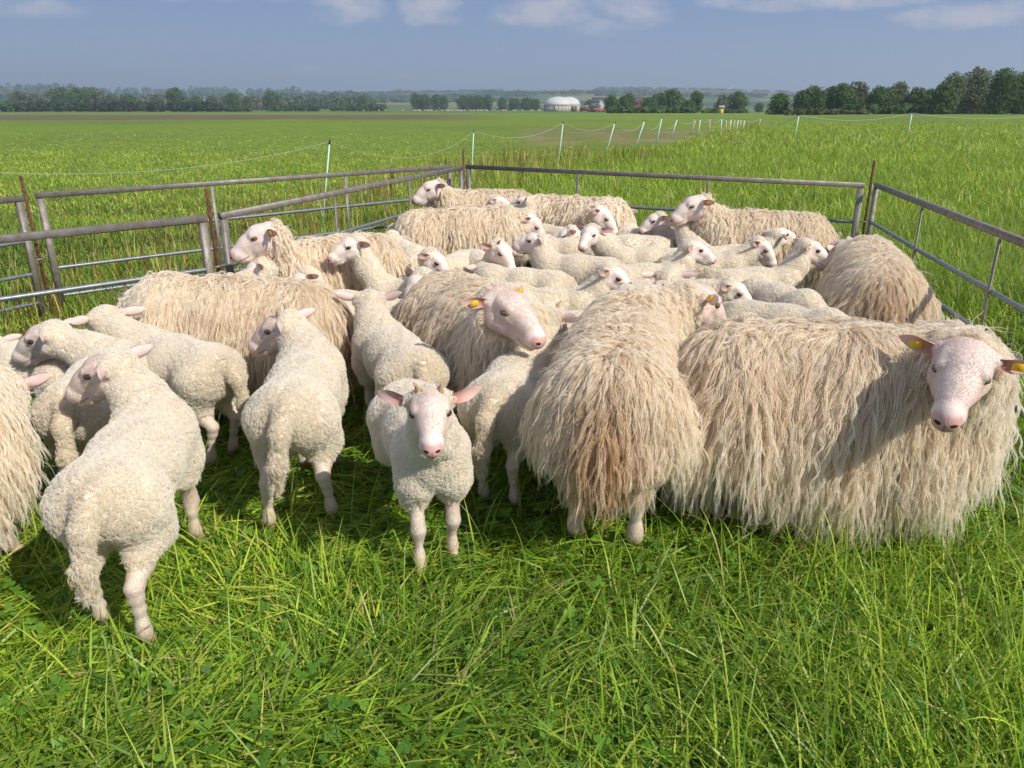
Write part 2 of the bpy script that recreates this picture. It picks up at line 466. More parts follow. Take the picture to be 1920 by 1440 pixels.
    for leaf in range(3):
        aa = a + leaf * 2.094
        cx, cy = X + np.cos(aa) * r * .95, Y + np.sin(aa) * r * .95
        lx = np.cos(q)[None] * r[:, None]; ly = np.sin(q)[None] * r[:, None] * .85
        wx = cx[:, None] + lx * np.cos(aa)[:, None] - ly * np.sin(aa)[:, None]
        wy = cy[:, None] + lx * np.sin(aa)[:, None] + ly * np.cos(aa)[:, None]
        wz = h[:, None] + (wx - X[:, None]) * tl[:, :1] + (wy - Y[:, None]) * tl[:, 1:]
        V.append(np.stack([wx, wy, wz], -1))
    V = np.stack(V, 1).reshape(-1, nl, 3)
    b = (np.arange(len(V)) * nl)[:, None]
    T = np.concatenate([np.concatenate([b, b + i, b + i + 1], 1) for i in range(1, nl - 1)])
    me = np_mesh('clover', V.reshape(-1, 3), T, GRASS)
    tone = np.array([(.130, .285, .030), (.165, .330, .040), (.095, .220, .030)])[RNG.integers(0, 3, n)] * (.8 + .4 * RNG.random((n, 1)))
    attr(me, 'tone', 'FLOAT_COLOR', np.concatenate([np.repeat(tone, 3 * nl, 0), np.ones((n * 3 * nl, 1))], 1))
    tag(link('clover', me), 'small round clover leaves low in the trampled grass', kind='stuff')
build_grass()

# ------------------------------------------------------------------ sheep: materials
def mat_skin():
    M = Mat('sheep_skin')
    hc = M.attr('hc', 'Vector')
    sp = M.node('ShaderNodeSeparateXYZ', {0: hc}).outputs
    x, z = sp[0], sp[2]
    y = M.math('ABSOLUTE', sp[1])
    ob = M.obj()
    n1 = M.noise(ob, 9, 4); n2 = M.noise(ob, 160, 3)
    face = M.mix(M.math('MULTIPLY', M.ss(n1, .40, .68), .75), (.80, .725, .655), (.80, .645, .585))
    face = M.mix(M.math('MULTIPLY', M.attr('pinkness'), .55), face, (.80, .60, .545))
    face = M.mix(M.math('MULTIPLY', M.ss(n2, .5, .8), .10), face, (.62, .50, .44))
    # nose leather, nostrils and lip line
    nose = M.math('MULTIPLY', M.ss(x, .150, .166), M.ss(M.math('ADD', z, M.math('MULTIPLY', y, .35)), -.082, -.068))
    nose = M.math('MULTIPLY', nose, M.ss(z, -.028, -.040))
    col = M.mix(M.math('MULTIPLY', nose, .8), face, (.60, .32, .28))
    def blob(cx, cy, cz, rx, ry, rz, soft=.35):
        d = M.node('ShaderNodeCombineXYZ', {0: M.math('DIVIDE', M.math('SUBTRACT', x, cx), rx), 1: M.math('DIVIDE', M.math('SUBTRACT', y, cy), ry), 2: M.math('DIVIDE', M.math('SUBTRACT', z, cz), rz)}).outputs[0]
        l = M.node('ShaderNodeVectorMath', {0: d}, operation='LENGTH').outputs['Value']
        return M.ss(l, 1.0, 1.0 - soft)
    nost = blob(.173, .0160, -.0545, .022, .0100, .0062, .35)
    col = M.mix(nost, col, (.07, .022, .02))
    phil = M.math('MULTIPLY', M.math('MULTIPLY', M.ss(y, .0028, .0008), M.ss(x, .150, .156)), M.ss(z, -.050, -.060))
    col = M.mix(M.math('MULTIPLY', phil, .8), col, (.30, .13, .12))
    lipz = M.math('ADD', M.math('MULTIPLY', M.math('SUBTRACT', .16, x), .22), -.0835)
    lip = M.math('MULTIPLY', M.ss(M.math('ABSOLUTE', M.math('SUBTRACT', z, lipz)), .0035, .0012), M.ss(x, .085, .105))
    col = M.mix(M.math('MULTIPLY', lip, .95), col, (.20, .09, .08))
    rim = blob(.049, .05, .003, .0215, .05, .0130, .4)
    col = M.mix(M.math('MULTIPLY', rim, .85), col, (.24, .12, .10))
    tear = blob(.070, .048, -.008, .012, .03, .0045, .6)
    col = M.mix(M.math('MULTIPLY', tear, .5), col, (.46, .26, .22))
    # legs and hooves, wool ground
    lg = M.attr('legness')
    oz = M.node('ShaderNodeSeparateXYZ', {0: ob}).outputs[2]
    legc = M.mix(M.ss(n1, .4, .7), (.70, .61, .52), (.62, .50, .39))
    legc = M.mix(M.math('MULTIPLY', M.ss(oz, .11, .03), .6), legc, (.50, .37, .22))
    hoof = M.ss(oz, .036, .029)
    legc = M.mix(hoof, legc, (.34, .23, .12))
    col = M.mix(lg, col, legc)
    wl = M.attr('woolness')
    col = M.mix(wl, col, M.attr('base_wool', 'Color'))
    h = M.math('ADD', M.noise(ob, 240, 3), M.math('MULTIPLY', n2, .6))
    h = M.math('ADD', h, M.math('MULTIPLY', M.noise(ob, 38, 3), 1.4))
    return M.bsdf(col, .62, .25, normal=M.bump(h, .3, .005))

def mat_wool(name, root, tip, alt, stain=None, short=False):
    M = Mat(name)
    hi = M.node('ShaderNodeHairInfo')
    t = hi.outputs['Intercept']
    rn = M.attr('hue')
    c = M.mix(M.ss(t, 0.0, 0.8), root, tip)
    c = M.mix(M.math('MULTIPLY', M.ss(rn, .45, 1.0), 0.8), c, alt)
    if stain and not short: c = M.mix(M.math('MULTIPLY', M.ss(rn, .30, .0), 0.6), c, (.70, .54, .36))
    if stain:
        c = M.mix(M.attr('stain'), c, stain)
    d = M.node('ShaderNodeBsdfDiffuse', {'Color': c, 'Roughness': .3})
    tr = M.node('ShaderNodeBsdfTranslucent', {'Color': c})
    mx = M.node('ShaderNodeMixShader', {0: .50})
    M.L.new(d.outputs[0], mx.inputs[1]); M.L.new(tr.outputs[0], mx.inputs[2])
    gl = M.node('ShaderNodeBsdfHair', {'Color': (.9, .85, .75), 'RoughnessU': .28, 'RoughnessV': .6}, component='Reflection')
    m2 = M.node('ShaderNodeMixShader', {0: .10 if stain and not short else .03})
    M.L.new(mx.outputs[0], m2.inputs[1]); M.L.new(gl.outputs[0], m2.inputs[2])
    M.L.new(m2.outputs[0], M.out.inputs[0])
    return M.m

def mat_ear():
    M = Mat('sheep_ear')
    ins = M.attr('inside')
    ob = M.obj()
    sx = M.node('ShaderNodeSeparateXYZ', {0: ob}).outputs
    n = M.noise(ob, 60, 3)
    outer = M.mix(M.ss(n, .4, .7), (.82, .62, .56), (.84, .70, .63))
    inner = M.mix(M.ss(sx[0], .075, .012), (.74, .52, .47), (.52, .22, .17))
    col = M.mix(ins, outer, inner)
    p = M.node('ShaderNodeBsdfPrincipled', {'Base Color': col, 'Roughness': .6, 'Specular IOR Level': .25})
    tr = M.node('ShaderNodeBsdfTranslucent', {'Color': M.mix(.5, col, (.85, .42, .34))})
    mx = M.node('ShaderNodeMixShader', {0: .22})
    M.L.new(p.outputs[0], mx.inputs[1]); M.L.new(tr.outputs[0], mx.inputs[2]); M.L.new(mx.outputs[0], M.out.inputs[0])
    return M.m

def mat_eye():
    # the ball looks along +X of its own axes, pupil a horizontal slot
    M = Mat('sheep_eye')
    v = M.node('ShaderNodeSeparateXYZ', {0: M.obj()}).outputs
    y, z = M.math('ABSOLUTE', v[1]), M.math('ABSOLUTE', v[2])
    r = M.math('SQRT', M.math('ADD', M.math('MULTIPLY', v[1], v[1]), M.math('MULTIPLY', v[2], v[2])))
    iris = M.mix(M.attr('pale'), (.045, .025, .014), (.17, .135, .085))
    c = M.mix(M.ss(r, .70, .78), iris, (.04, .022, .016))
    pup = M.math('MULTIPLY', M.ss(z, .24, .17), M.ss(y, .58, .5))
    c = M.mix(pup, c, (.008, .008, .012))
    return M.bsdf(c, .08, .6)

SKIN = mat_skin()
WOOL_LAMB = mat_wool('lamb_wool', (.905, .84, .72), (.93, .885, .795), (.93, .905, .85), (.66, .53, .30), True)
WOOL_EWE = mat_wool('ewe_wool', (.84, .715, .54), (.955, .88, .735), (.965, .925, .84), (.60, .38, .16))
FACE_HAIR = mat_wool('face_hair', (.80, .70, .635), (.81, .715, .65), (.82, .725, .66))
EAR = mat_ear()
EYE = mat_eye()
def simple(name, col, rough=.5, spec=.4, var=.25, scale=30, **kw):
    M = Mat(name); n = M.noise(M.obj(), scale, 4)
    c = M.mix(M.math('MULTIPLY', n, var), col, tuple(x * .35 for x in col))
    return M.bsdf(c, rough, spec, normal=M.bump(n, .15, .003), **kw)
TAG = simple('yellow_plastic', (.78, .52, .03), .4, .4, .1)
HORN = simple('horn', (.50, .33, .18), .5, .4, .5, 90)


# ------------------------------------------------------------------ trees, hedges, woods
def mat_leaf(name, a, b, c):
    M = Mat(name)
    p = M.pos(); n = M.noise(p, .35, 3); r = M.attr('shade'); orn = M.rnd()
    col = M.mix(M.ss(n, .35, .65), a, b)
    col = M.mix(M.math('MULTIPLY', r, .7), col, c)
    col = M.mix(M.math('MULTIPLY', orn, .35), col, (.075, .085, .030))
    pr = M.node('ShaderNodeBsdfPrincipled', {'Base Color': col, 'Roughness': .6, 'Specular IOR Level': .2})
    tr = M.node('ShaderNodeBsdfTranslucent', {'Color': col})
    mx = M.node('ShaderNodeMixShader', {0: .36})
    M.L.new(pr.outputs[0], mx.inputs[1]); M.L.new(tr.outputs[0], mx.inputs[2]); M.L.new(mx.outputs[0], M.out.inputs[0])
    return M.m
LEAF = mat_leaf('tree_leaf', (.055, .135, .026), (.092, .185, .038), (.145, .215, .054))
LEAF_DARK = mat_leaf('hedge_leaf', (.030, .066, .022), (.042, .084, .026), (.062, .105, .034))
LEAF_PALE = mat_leaf('pale_leaf', (.135, .175, .070), (.170, .205, .092), (.205, .225, .115))
BARK = simple('bark', (.10, .075, .05), .9, .1, .5, 3)

def leaf_cloud(cent, rad, n, size, rng, shell=.55):
    """leaf clumps as small bent quads spread through a set of lobes"""
    cent = np.asarray(cent, float); rad = np.asarray(rad, float)
    w = np.prod(rad, 1) ** .67; k = rng.choice(len(cent), n, p=w / w.sum())
    d = rows_unit(rng.normal(size=(n, 3)))
    rr = shell + (1 - shell) * rng.random(n) ** .6
    P = cent[k] + d * rad[k] * (rr * (.82 + .36 * rng.random(n)))[:, None]
    N = rows_unit(d + rng.normal(size=(n, 3)) * .55 + np.array([0, 0, .25]))
    t1, t2 = tangents(N, rng)
    s = size * (.55 + .9 * rng.random(n))[:, None]
    j = lambda: (.7 + .6 * rng.random((n, 1)))
    V = np.stack([P - t1 * s * j() - t2 * s * .5 * j(), P + t1 * s * .6 * j() - t2 * s * .6 * j() + N * s * .15, P + t1 * s * j() + t2 * s * .5 * j(), P - t1 * s * .5 * j() + t2 * s * .7 * j() - N * s * .15], 1)
    return V.reshape(-1, 3), np.arange(4 * n).reshape(-1, 4), np.repeat(rng.random(n) ** 1.5, 4)

def tree_meshes(seed, h=11.0, w=9.0, n=2600, low=.12, leaf=.36, mat=None, lobes=16, column=False):
    rng = np.random.default_rng(seed)
    c, r = [], []
    for i in range(lobes):
        t = (i + .5) / lobes
        z = h * (low + (.97 - low) * (t if column else t ** .8)) - h * .08
        wid = w * .5 * (math.sin(math.pi * min(.98, .22 + .70 * t)) ** .6) * (1.0 if i < lobes - 2 else .7)
        a = i * 2.4 + rng.random() * .8; q = wid * rng.uniform(.25, .72)
        c.append((math.cos(a) * q, math.sin(a) * q, z)); s = wid * rng.uniform(.38, .60) + .3
        r.append((s, s, s * rng.uniform(.65, .95)))
    V, Q, sh = leaf_cloud(c, r, n, leaf, rng)
    crown = np_mesh('crown', V, Q, mat or LEAF); attr(crown, 'shade', 'FLOAT', sh)
    b = MB()
    b.tube([(0, 0, -.6), (.05, 0, h * .15), (-.05, .08, h * .4), (.08, 0, h * .72)], [w * .045, w * .036, w * .026, w * .006], 8)
    for i in range(3, lobes, 2):
        p = Vector(c[i]); b.tube([(0, 0, p.z * .55), tuple(p * .55 + Vector((0, 0, p.z * .22))), tuple(p)], [w * .018, w * .012, w * .004], 5)
    return crown, b.mesh('trunk', BARK, True)

TREES = {}
def tree_kind(name):
    if name not in TREES:
        TREES[name] = {'oak': lambda: tree_meshes(1, 12, 13), 'round': lambda: tree_meshes(2, 11, 10), 'tall': lambda: tree_meshes(3, 14, 9),
                       'low': lambda: tree_meshes(4, 8, 10, 2000), 'pale': lambda: tree_meshes(5, 11, 10, 2400, mat=LEAF_PALE),
                       'big': lambda: tree_meshes(6, 15, 13, 6500, .03, .30, lobes=26), 'big_pale': lambda: tree_meshes(7, 15, 11, 6000, .02, .28, mat=LEAF_PALE, lobes=26),
                       'bush': lambda: tree_meshes(8, 4, 7, 1500, .0, .26, lobes=12), 'edge': lambda: tree_meshes(9, 10, 9, 4000, .0, .28, lobes=20)}[name]()
    return TREES[name]
def tree(kind, px, top, Y, label, group, wide=1.0, name=None):
    """a tree whose crown tops out at the pixel (px, top), standing at distance Y"""
    p = at_y(px, top, Y); g = float(gz(p.x, Y)); crown, trunk = tree_kind(kind)
    V = crown.attributes['position'].data
    h = {'oak': 12, 'round': 11, 'tall': 14, 'low': 8, 'pale': 11, 'big': 15, 'big_pale': 15, 'bush': 4, 'edge': 10}[kind]
    s = (p.z - g) / h
    e = empty(name or ('bush' if kind == 'bush' else 'tree'), (p.x, Y, g), random.uniform(0, 6.28))
    e.scale = (s * wide, s * wide, s)
    tag(e, label, 'bush' if kind == 'bush' else 'tree', group)
    link('crown', crown, e); link('trunk', trunk, e)
    return e

def strip(name, x0, x1, Y, top_fn, n, leaf, mat=None, depth=10, label=None, kind=None, cat=None, seed=0, group=None):
    """a hedge or a wood seen across a distance: clumps of leaves along a line from pixel x0 to pixel x1"""
    rng = np.random.default_rng(seed * 1000 + int(x0) + 907)
    a, b = at_y(x0, 200, Y), at_y(x1, 200, Y)
    m = max(6, int(abs(b.x - a.x) / (leaf * 2.0)))
    c, r = [], []
    for i in range(m):
        f = (i + rng.random()) / m; x = a.x + (b.x - a.x) * f; y = Y + rng.uniform(-.5, .5) * depth
        g = float(gz(x, y)); px = x0 + (x1 - x0) * f
        top = at_y(px, top_fn(px) , y).z
        h = max(top - g, leaf) * rng.uniform(.80, 1.04)
        c.append((x, y, g + h * .5)); s = h * .5
        r.append((max(s * .9, leaf * 2.2), max(s * .8, leaf * 2), s))
    V, Q, sh = leaf_cloud(c, r, n, leaf, rng, .6)
    me = np_mesh(name, V, Q, mat or LEAF); attr(me, 'shade', 'FLOAT', sh)
    o = link(name, me); tag(o, label, cat, group, kind)
    return o

def wob(base, amp, k, ph): return lambda px: base + amp * (math.sin(px / k + ph) + .6 * math.sin(px / k * 2.7 + ph * 2) + .4 * math.sin(px / k * 6.1 + 1))

HAZE = .00032
def build_background():
    # far woods on the hills, each a mass nobody could count
    strip('woods', -200, 120, 2300, wob(157, .7, 30, 1), 2600, 4.5, depth=220, kind='stuff', label='far dark wood on the hill at the left skyline')
    strip('woods', 60, 560, 2700, wob(165, 1.5, 26, 2), 3200, 5.0, depth=260, kind='stuff', label='far woods along the skyline behind the left tree belt', seed=2)
    strip('woods', 480, 940, 2900, wob(171, 1.2, 33, .3), 3200, 5.0, depth=260, kind='stuff', label='far woods along the skyline over the pale fields', seed=3)
    strip('woods', 520, 690, 1500, wob(174, 2, 22, .8), 2400, 3.4, depth=120, kind='stuff', label='blue green wood in the valley before the pale fields', seed=4)
    strip('woods', 900, 1240, 2200, wob(173, 2, 28, 2.2), 3200, 4.5, depth=220, kind='stuff', label='far woods on the low hill behind the dome', seed=5)
    strip('woods', 1120, 1560, 3000, wob(175, .8, 40, 1.4), 3600, 5.0, depth=260, kind='stuff', label='long flat blue wood on the skyline behind the farm', seed=6)
    strip('woods', 700, 1010, 1500, wob(185, 1.5, 18, 3), 1800, 3.2, depth=100, kind='stuff', label='low woods in the valley behind the row of dark trees', seed=7)
    strip('woods', 470, 1000, 2000, wob(179, .9, 25, 1.3), 3600, 4.0, depth=160, kind='stuff', label='lower far wood below the pale fields', seed=21)
    strip('woods', 1120, 1580, 1900, wob(181, 1.0, 31, 2.3), 3200, 4.0, depth=160, kind='stuff', label='lower far wood behind the farm', seed=22)
    strip('woods', -220, 560, 1500, wob(173, 1.4, 37, 2), 4200, 3.2, depth=160, kind='stuff', label='hazy wood showing over the left belt', seed=23)
    # the belt of woodland at the left
    strip('woods', -220, 560, 800, wob(186, 2.6, 19, .4), 9000, 1.7, mat=LEAF_PALE, depth=90, kind='stuff', label='mixed woodland behind the hedge at the left', seed=8)
    strip('woods', 440, 700, 900, wob(182, 2, 17, 2.4), 3600, 1.7, depth=60, kind='stuff', label='bluish wood at the far end of the left field', seed=9)
    g = 'trees in the belt behind the left hedge'
    for i, (px, top, k, w, lab) in enumerate([
            (32, 168, 'pale', 1.2, 'pale grey green tree at the far left end of the belt'), (62, 172, 'pale', 1.1, 'rounded pale tree just left of the two dark oaks'),
            (108, 161, 'oak', .95, 'dark oak, left of the pair of dark oaks above the hedge'), (146, 161, 'oak', .9, 'dark oak, right of the pair of dark oaks above the hedge'),
            (172, 160, 'pale', 1.1, 'tall light green tree just right of the paired dark oaks'), (172, 175, 'bush', 1.0, 'pale silvery bush in front of the light green tree'),
            (205, 175, 'pale', 1.1, 'broad pale green tree in the middle of the belt'), (240, 176, 'low', 1.0, 'low dark tree right of the broad pale tree'),
            (292, 174, 'pale', 1.0, 'pale tree touching the left side of the tallest dark tree'), (326, 159, 'tall', 1.15, 'tallest dark tree of the belt standing above the hedge'),
            (364, 178, 'round', 1.0, 'green tree right of the tallest dark tree'), (395, 177, 'pale', 1.0, 'pale tree midway between the tallest tree and the hedge end'),
            (432, 172, 'oak', .8, 'spreading tree near the right end of the hedge'), (462, 178, 'pale', .9, 'small pale tree just beyond the end of the hedge'),
            (508, 168, 'oak', .85, 'lone dark tree standing right of the left hedge')]):
        tree(k, px, top, 600 + (i % 3) * 25, lab, g, w)
    strip('hedge', 8, 418, 520, wob(190, .9, 21, .2), 5200, .80, mat=LEAF_DARK, depth=5, label='long dark trimmed hedge at the far edge of the left field', cat='hedge', seed=10)
    strip('hedge', -200, 22, 500, wob(188, 1, 21, .2), 2500, .85, depth=6, label='rougher hedge running out of the picture at the left', cat='hedge', seed=20)
    strip('hedge', 425, 465, 520, wob(196, .8, 9, .2), 500, .8, depth=4, label='short ragged hedge at the right end of the long hedge', cat='hedge', seed=11)
    strip('hedge', 508, 596, 640, wob(194, 1, 14, 1.2), 1200, .85, depth=4, label='low hedge beside the lone dark tree', cat='hedge', seed=12)
    strip('hedge', 622, 722, 660, wob(194, 1.2, 12, 2), 1400, .85, depth=4, label='low bushy hedge before the pale yellow field', cat='hedge', seed=13)
    # row of trees at the far side of the middle field
    g = 'row of trees across the middle distance'
    for px, top, k, w, lab in [(679, 178, 'oak', .8, 'dark tree at the left end of the far wood'), (697, 186, 'tall', .6, 'narrow dark tree at the end of the bushy hedge'), 
            (780, 172, 'oak', .72, 'left tree of the close pair in the middle distance'), (797, 174, 'round', .8, 'right tree of the close pair in the middle distance'),
            (817, 175, 'oak', .7, 'left tree of the second pair in the middle distance'), (831, 178, 'round', .75, 'right tree of the second pair in the middle distance'),
            (868, 177, 'round', 1.0, 'first tree of the long clump left of the dome'), (884, 177, 'oak', .7, 'second tree of the long clump left of the dome'), (899, 176, 'round', .9, 'third tree of the long clump left of the dome'),
            (915, 176, 'oak', .72, 'fourth tree of the long clump left of the dome'), (942, 180, 'round', .8, 'small round tree next to the long clump'),
            (965, 183, 'low', .9, 'small tree alone a little left of the dome'), (986, 182, 'low', .8, 'small tree nearer the dome'), (1003, 185, 'low', .9, 'low tree close to the left side of the dome'),
            (1107, 186, 'low', .9, 'small tree behind the farm sheds')]:
        tree(k, px, top, 760, lab, g, w)
    # trees at the farm
    g = 'trees before the farm'
    for px, top, Y, k, w, lab in [(1147, 176, 330, 'round', .95, 'dark tree before the farm sheds, beside the grey silo'), (1170, 177, 335, 'oak', .75, 'dark tree touching the left end of the red barn'),
            (1181, 170, 420, 'tall', .9, 'pointed dark tree rising behind the barn trees'), (1216, 181, 420, 'low', 1.0, 'low dark tree right of the red barn gable'), (1233, 173, 430, 'round', 1.0, 'rounded tree behind the large dark oak'),
            (1259, 164, 320, 'oak', 1.05, 'large dark oak between the barn and the farm gap'), (1307, 166, 330, 'tall', 1.0, 'tall dark tree with a narrow top right of the large oak'), (1293, 186, 320, 'low', 1.0, 'lower dark tree at the foot of the tall tree'),
            (1358, 175, 420, 'pale', 1.0, 'pale green tree behind the rightmost farm tree'), (1386, 168, 320, 'round', .95, 'upright tree standing alone right of the farm'),
            (1425, 192, 420, 'low', .8, 'small bush-like tree by the pale slope')]:
        tree(k, px, top, Y, lab, g, w)
    strip('hedge', 1140, 1300, 312, wob(200, 1.4, 16, 1), 2600, .60, depth=6, label='undergrowth and hedge below the farm trees', cat='hedge', seed=14)
    strip('hedge', 1318, 1402, 312, wob(206, 1.4, 11, 2), 1500, .55, depth=5, label='dark low hedge right of the large oak', cat='hedge', seed=15)
    # the grove at the right
    g = 'trees of the grove at the right'
    for px, top, Y, k, w, lab in [(1466, 171, 205, 'edge', 1.15, 'low rounded tree at the left end of the grove'), (1508, 165, 200, 'round', .95, 'dark tree second from the left end of the grove'), (1530, 157, 200, 'oak', .8, 'dark tree of the grove rising behind the bramble bush'),
            (1562, 156, 205, 'tall', .95, 'dark pointed tree of the grove beside a pale crown'), (1583, 152, 200, 'round', 1.0, 'dark tree below the first pale crown of the grove'), (1614, 149, 210, 'pale', .85, 'pale topped tree in the middle of the grove'),
            (1650, 157, 195, 'edge', 1.0, 'very dark tree in the low middle of the grove'), (1690, 149, 205, 'pale', .8, 'pale topped tree right of the dark middle of the grove'), (1668, 160, 195, 'edge', .9, 'bushy dark tree between the two pale crowns'),
            (1722, 160, 190, 'edge', 1.1, 'dark low tree under the tall willows'), (1748, 163, 190, 'round', .9, 'small dark tree against the flank of the tall willows'),
            (1795, 128, 165, 'big_pale', .85, 'left one of the tall grey green willows'), (1840, 118, 170, 'big_pale', .9, 'tallest grey green willow of the grove'), (1890, 121, 160, 'big', .8, 'broad green tree right of the tallest willow'), (1935, 126, 160, 'big', .9, 'tall green tree cut by the right picture edge'), (1772, 150, 160, 'edge', .9, 'dark shrubby tree at the foot of the left willow')]:
        tree(k, px, top, Y, lab, g, w)
    strip('hedge', 1480, 1620, 178, wob(206, 1.5, 18, 1), 2600, .42, mat=LEAF_PALE, depth=6, label='bramble thicket along the foot of the grove', cat='thicket', seed=16)
    strip('hedge', 1590, 1960, 180, wob(196, 3, 24, 2), 5200, .50, depth=6, label='dark undergrowth under the tall willows', cat='thicket', seed=17)

    # ---- biogas plant and farm
    CONC = simple('pale_concrete', (.52, .48, .40), .8, .2, .35, .4)
    FAB = simple('dome_fabric', (.60, .60, .57), .5, .3, .12, .2)
    SLATE = simple('slate_roof', (.10, .085, .10), .7, .3, .3, .3)
    RED = simple('red_boards', (.22, .05, .042), .7, .2, .3, .3)
    GREY = simple('grey_steel', (.42, .40, .37), .6, .4, .3, .4)
    GREEN = simple('dark_green_steel', (.06, .12, .10), .6, .3, .3, .4)
    ORANGE = simple('orange_paint', (.60, .16, .05), .5, .3, .2, .4)
    YEL = simple('yellow_paint', (.70, .50, .14), .6, .3, .2, .4)
    WHITE = simple('white_coat', (.78, .78, .78), .5, .3, .1, .4)
    TIM = simple('brown_timber', (.16, .10, .06), .8, .1, .4, .6)
    def dome(px, Y, w, top, lab):
        p = at_y(px, top, Y); x = p.x; g = float(gz(x, Y)); H = p.z - g; rw = w / 2; wall = H * .42
        e = empty('biogas_dome', (x, Y, g)); tag(e, lab, 'gas dome', 'domes of the biogas plant')
        b = MB(); b.tube([(0, 0, -1), (0, 0, wall)], rw * .985, 40); b.build('wall', CONC, e, smooth=True)
        for k in range(24):
            a = k * math.pi / 12; c, s = math.cos(a) * rw, math.sin(a) * rw
            b = MB(); b.bar((c, s, -.5), (c, s, wall), .35, .35); b.build('wall_rib', CONC, e)
        b = MB(); b.tube([(0, 0, wall - .25), (0, 0, wall + .25)], rw * 1.015, 40); b.build('rim', GREY, e)
        b = MB(); n = 12
        b.tube([(0, 0, wall + .2 + (H - wall - .2) * math.sin(i / n * math.pi / 2)) for i in range(n + 1)], [max(.05, rw * math.cos(i / n * math.pi / 2)) for i in range(n + 1)], 40, True)
        b.build('membrane', FAB, e, smooth=True)
        b = MB(); b.bar((-rw * .2, -rw * .99, 0), (-rw * .2, -rw * .99, wall * .9), 2.2, .5, (0, 1, 0)); b.build('inspection_box', GREY, e)
    dome(1047, 620, 21.5, 181, 'nearer white domed gas tank of the farm')
    dome(1066, 655, 19, 181.2, 'second white domed gas tank half hidden behind the first')
    def shed(name, px0, px1, base_row, eave, ridge, Y, depth, wallm, roofm, lab, gable=False, cat='shed', doors=True):
        a, b_ = at_y(px0, ridge, Y), at_y(px1, ridge, Y); g = float(gz(a.x, Y)); w = b_.x - a.x
        he = at_y(px0, eave, Y).z - g; hr = a.z - g
        e = empty(name, (a.x + w / 2, Y, g)); tag(e, lab, cat)
        m = MB(); m.box((-w/2, -depth/2, -1), (w/2, depth/2, he))
        for s in (-1, 1): m.add([(s*w/2, -depth/2, he), (s*w/2, depth/2, he), (s*w/2, 0, hr - .05)], [], [(0, 1, 2) if s > 0 else (0, 2, 1)])
        m.build('wall', wallm, e)
        for s in (-1, 1):
            r = MB(); r.bar((0, s*(depth/2 + .4), he - .15), (0, 0, hr + .05), w + .8, .22, (0, 0, 1)); r.build('roof', roofm, e)
        if doors:
            d = MB(); d.box((-w*.2, -depth/2 - .12, 0), (w*.1, -depth/2 + .02, he*.8)); d.build('door', TIM, e)
            d = MB(); d.box((w/2 - .02, -depth*.18, 0), (w/2 + .12, depth*.18, he*.85)); d.build('door', TIM, e)
        return e
    shed('barn', 1180, 1206, 197, 192, 182, 500, 16, RED, SLATE, 'red boarded barn with a dark slate roof between the trees', cat='barn').rotation_euler = (0, 0, R(-28))
    shed('barn', 1112, 1140, 198, 191, 183, 560, 18, GREY, SLATE, 'grey farm building with a dark roof behind the silo tree', cat='barn').rotation_euler = (0, 0, R(-12))
    shed('shed', 1103, 1124, 205, 199, 197, 480, 6, GREEN, GREEN, 'low dark green shed between the dome and the silo')
    shed('shed', 1072, 1081, 206, 199, 197, 600, 5, GREEN, GREY, 'small green plant hut against the right side of the domes')
    shed('hut', 1349, 1356, 203, 200.5, 198.5, 305, 2.5, YEL, GREY, 'small yellow hut beside the pale green tree', cat='hut', doors=False)
    p = at_y(1126, 189, 480); g = float(gz(p.x, 480))
    e = empty('silo', (p.x, 480, g)); tag(e, 'slim pale grey silo tower by the farm sheds', 'silo')
    b = MB(); b.tube([(0, 0, -.5), (0, 0, (p.z - g) * .9)], 1.2, 16); b.build('shell', GREY, e, smooth=True)
    b = MB(); b.tube([(0, 0, (p.z - g) * .9), (0, 0, p.z - g)], [1.3, .35], 16); b.build('cap', FAB, e)
    b = MB(); b.bar((1.35, -.2, 0), (1.35, -.2, (p.z - g) * .9), .3, .3); b.build('ladder', GREY, e)
    def machine(name, px, Y, L, H, m, lab, cat):
        q = at_y(px, 204, Y); g = float(gz(q.x, Y))
        e = empty(name, (q.x, Y, g)); tag(e, lab, cat)
        b = MB(); b.box((-L/2, -1.1, .7), (L/2, 1.1, H)); b.build('body', m, e)
        b = MB(); b.box((-L*.1, -1, H), (L*.25, 1, H + .9)); b.build('cab', GREY, e)
        for s in (-.34, .34):
            for t in (-1, 1):
                b = MB(); b.tube([(L*s, t*1.15 - .18, .6), (L*s, t*1.15 + .18, .6)], .6, 12); b.build('wheel', SLATE, e)
    machine('farm_trailer', 1097, 470, 6, 2.6, RED, 'red farm trailer in front of the green shed', 'trailer')
    machine('farm_trailer', 1124, 465, 7, 1.9, ORANGE, 'orange farm trailer standing below the silo', 'trailer')
    machine('tractor', 1075, 560, 3.5, 2.2, RED, 'small red tractor by the domes', 'tractor')
    for px, row, lab in ((1371, 163, 'wind turbine on the skyline above the pale tree'), (1463, 165, 'wind turbine on the skyline left of the grove'), (1421, 168, 'faint small wind turbine between the other two')):
        Y = 4300; q = at_y(px, row, Y); g = float(gz(q.x, Y)); H = q.z - g
        e = empty('wind_turbine', (q.x, Y, g)); tag(e, lab, 'wind turbine', 'wind turbines on the skyline')
        b = MB(); b.tube([(0, 0, 0), (0, 0, H)], [4.0, 2.4], 10); b.build('tower', WHITE, e)
        b = MB(); b.box((-2, -6, H - 2), (2, 4, H + 2)); b.build('nacelle', WHITE, e)
        for k in range(3):
            a = k * 2.094 + px; b = MB(); b.tube([(0, -6, H), (math.sin(a) * 26, -6, H + math.cos(a) * 26)], [2.2, .7], 6); b.build('blade', WHITE, e)
    # haze: one closed body of air round everything
    hz = Mat('haze_air')
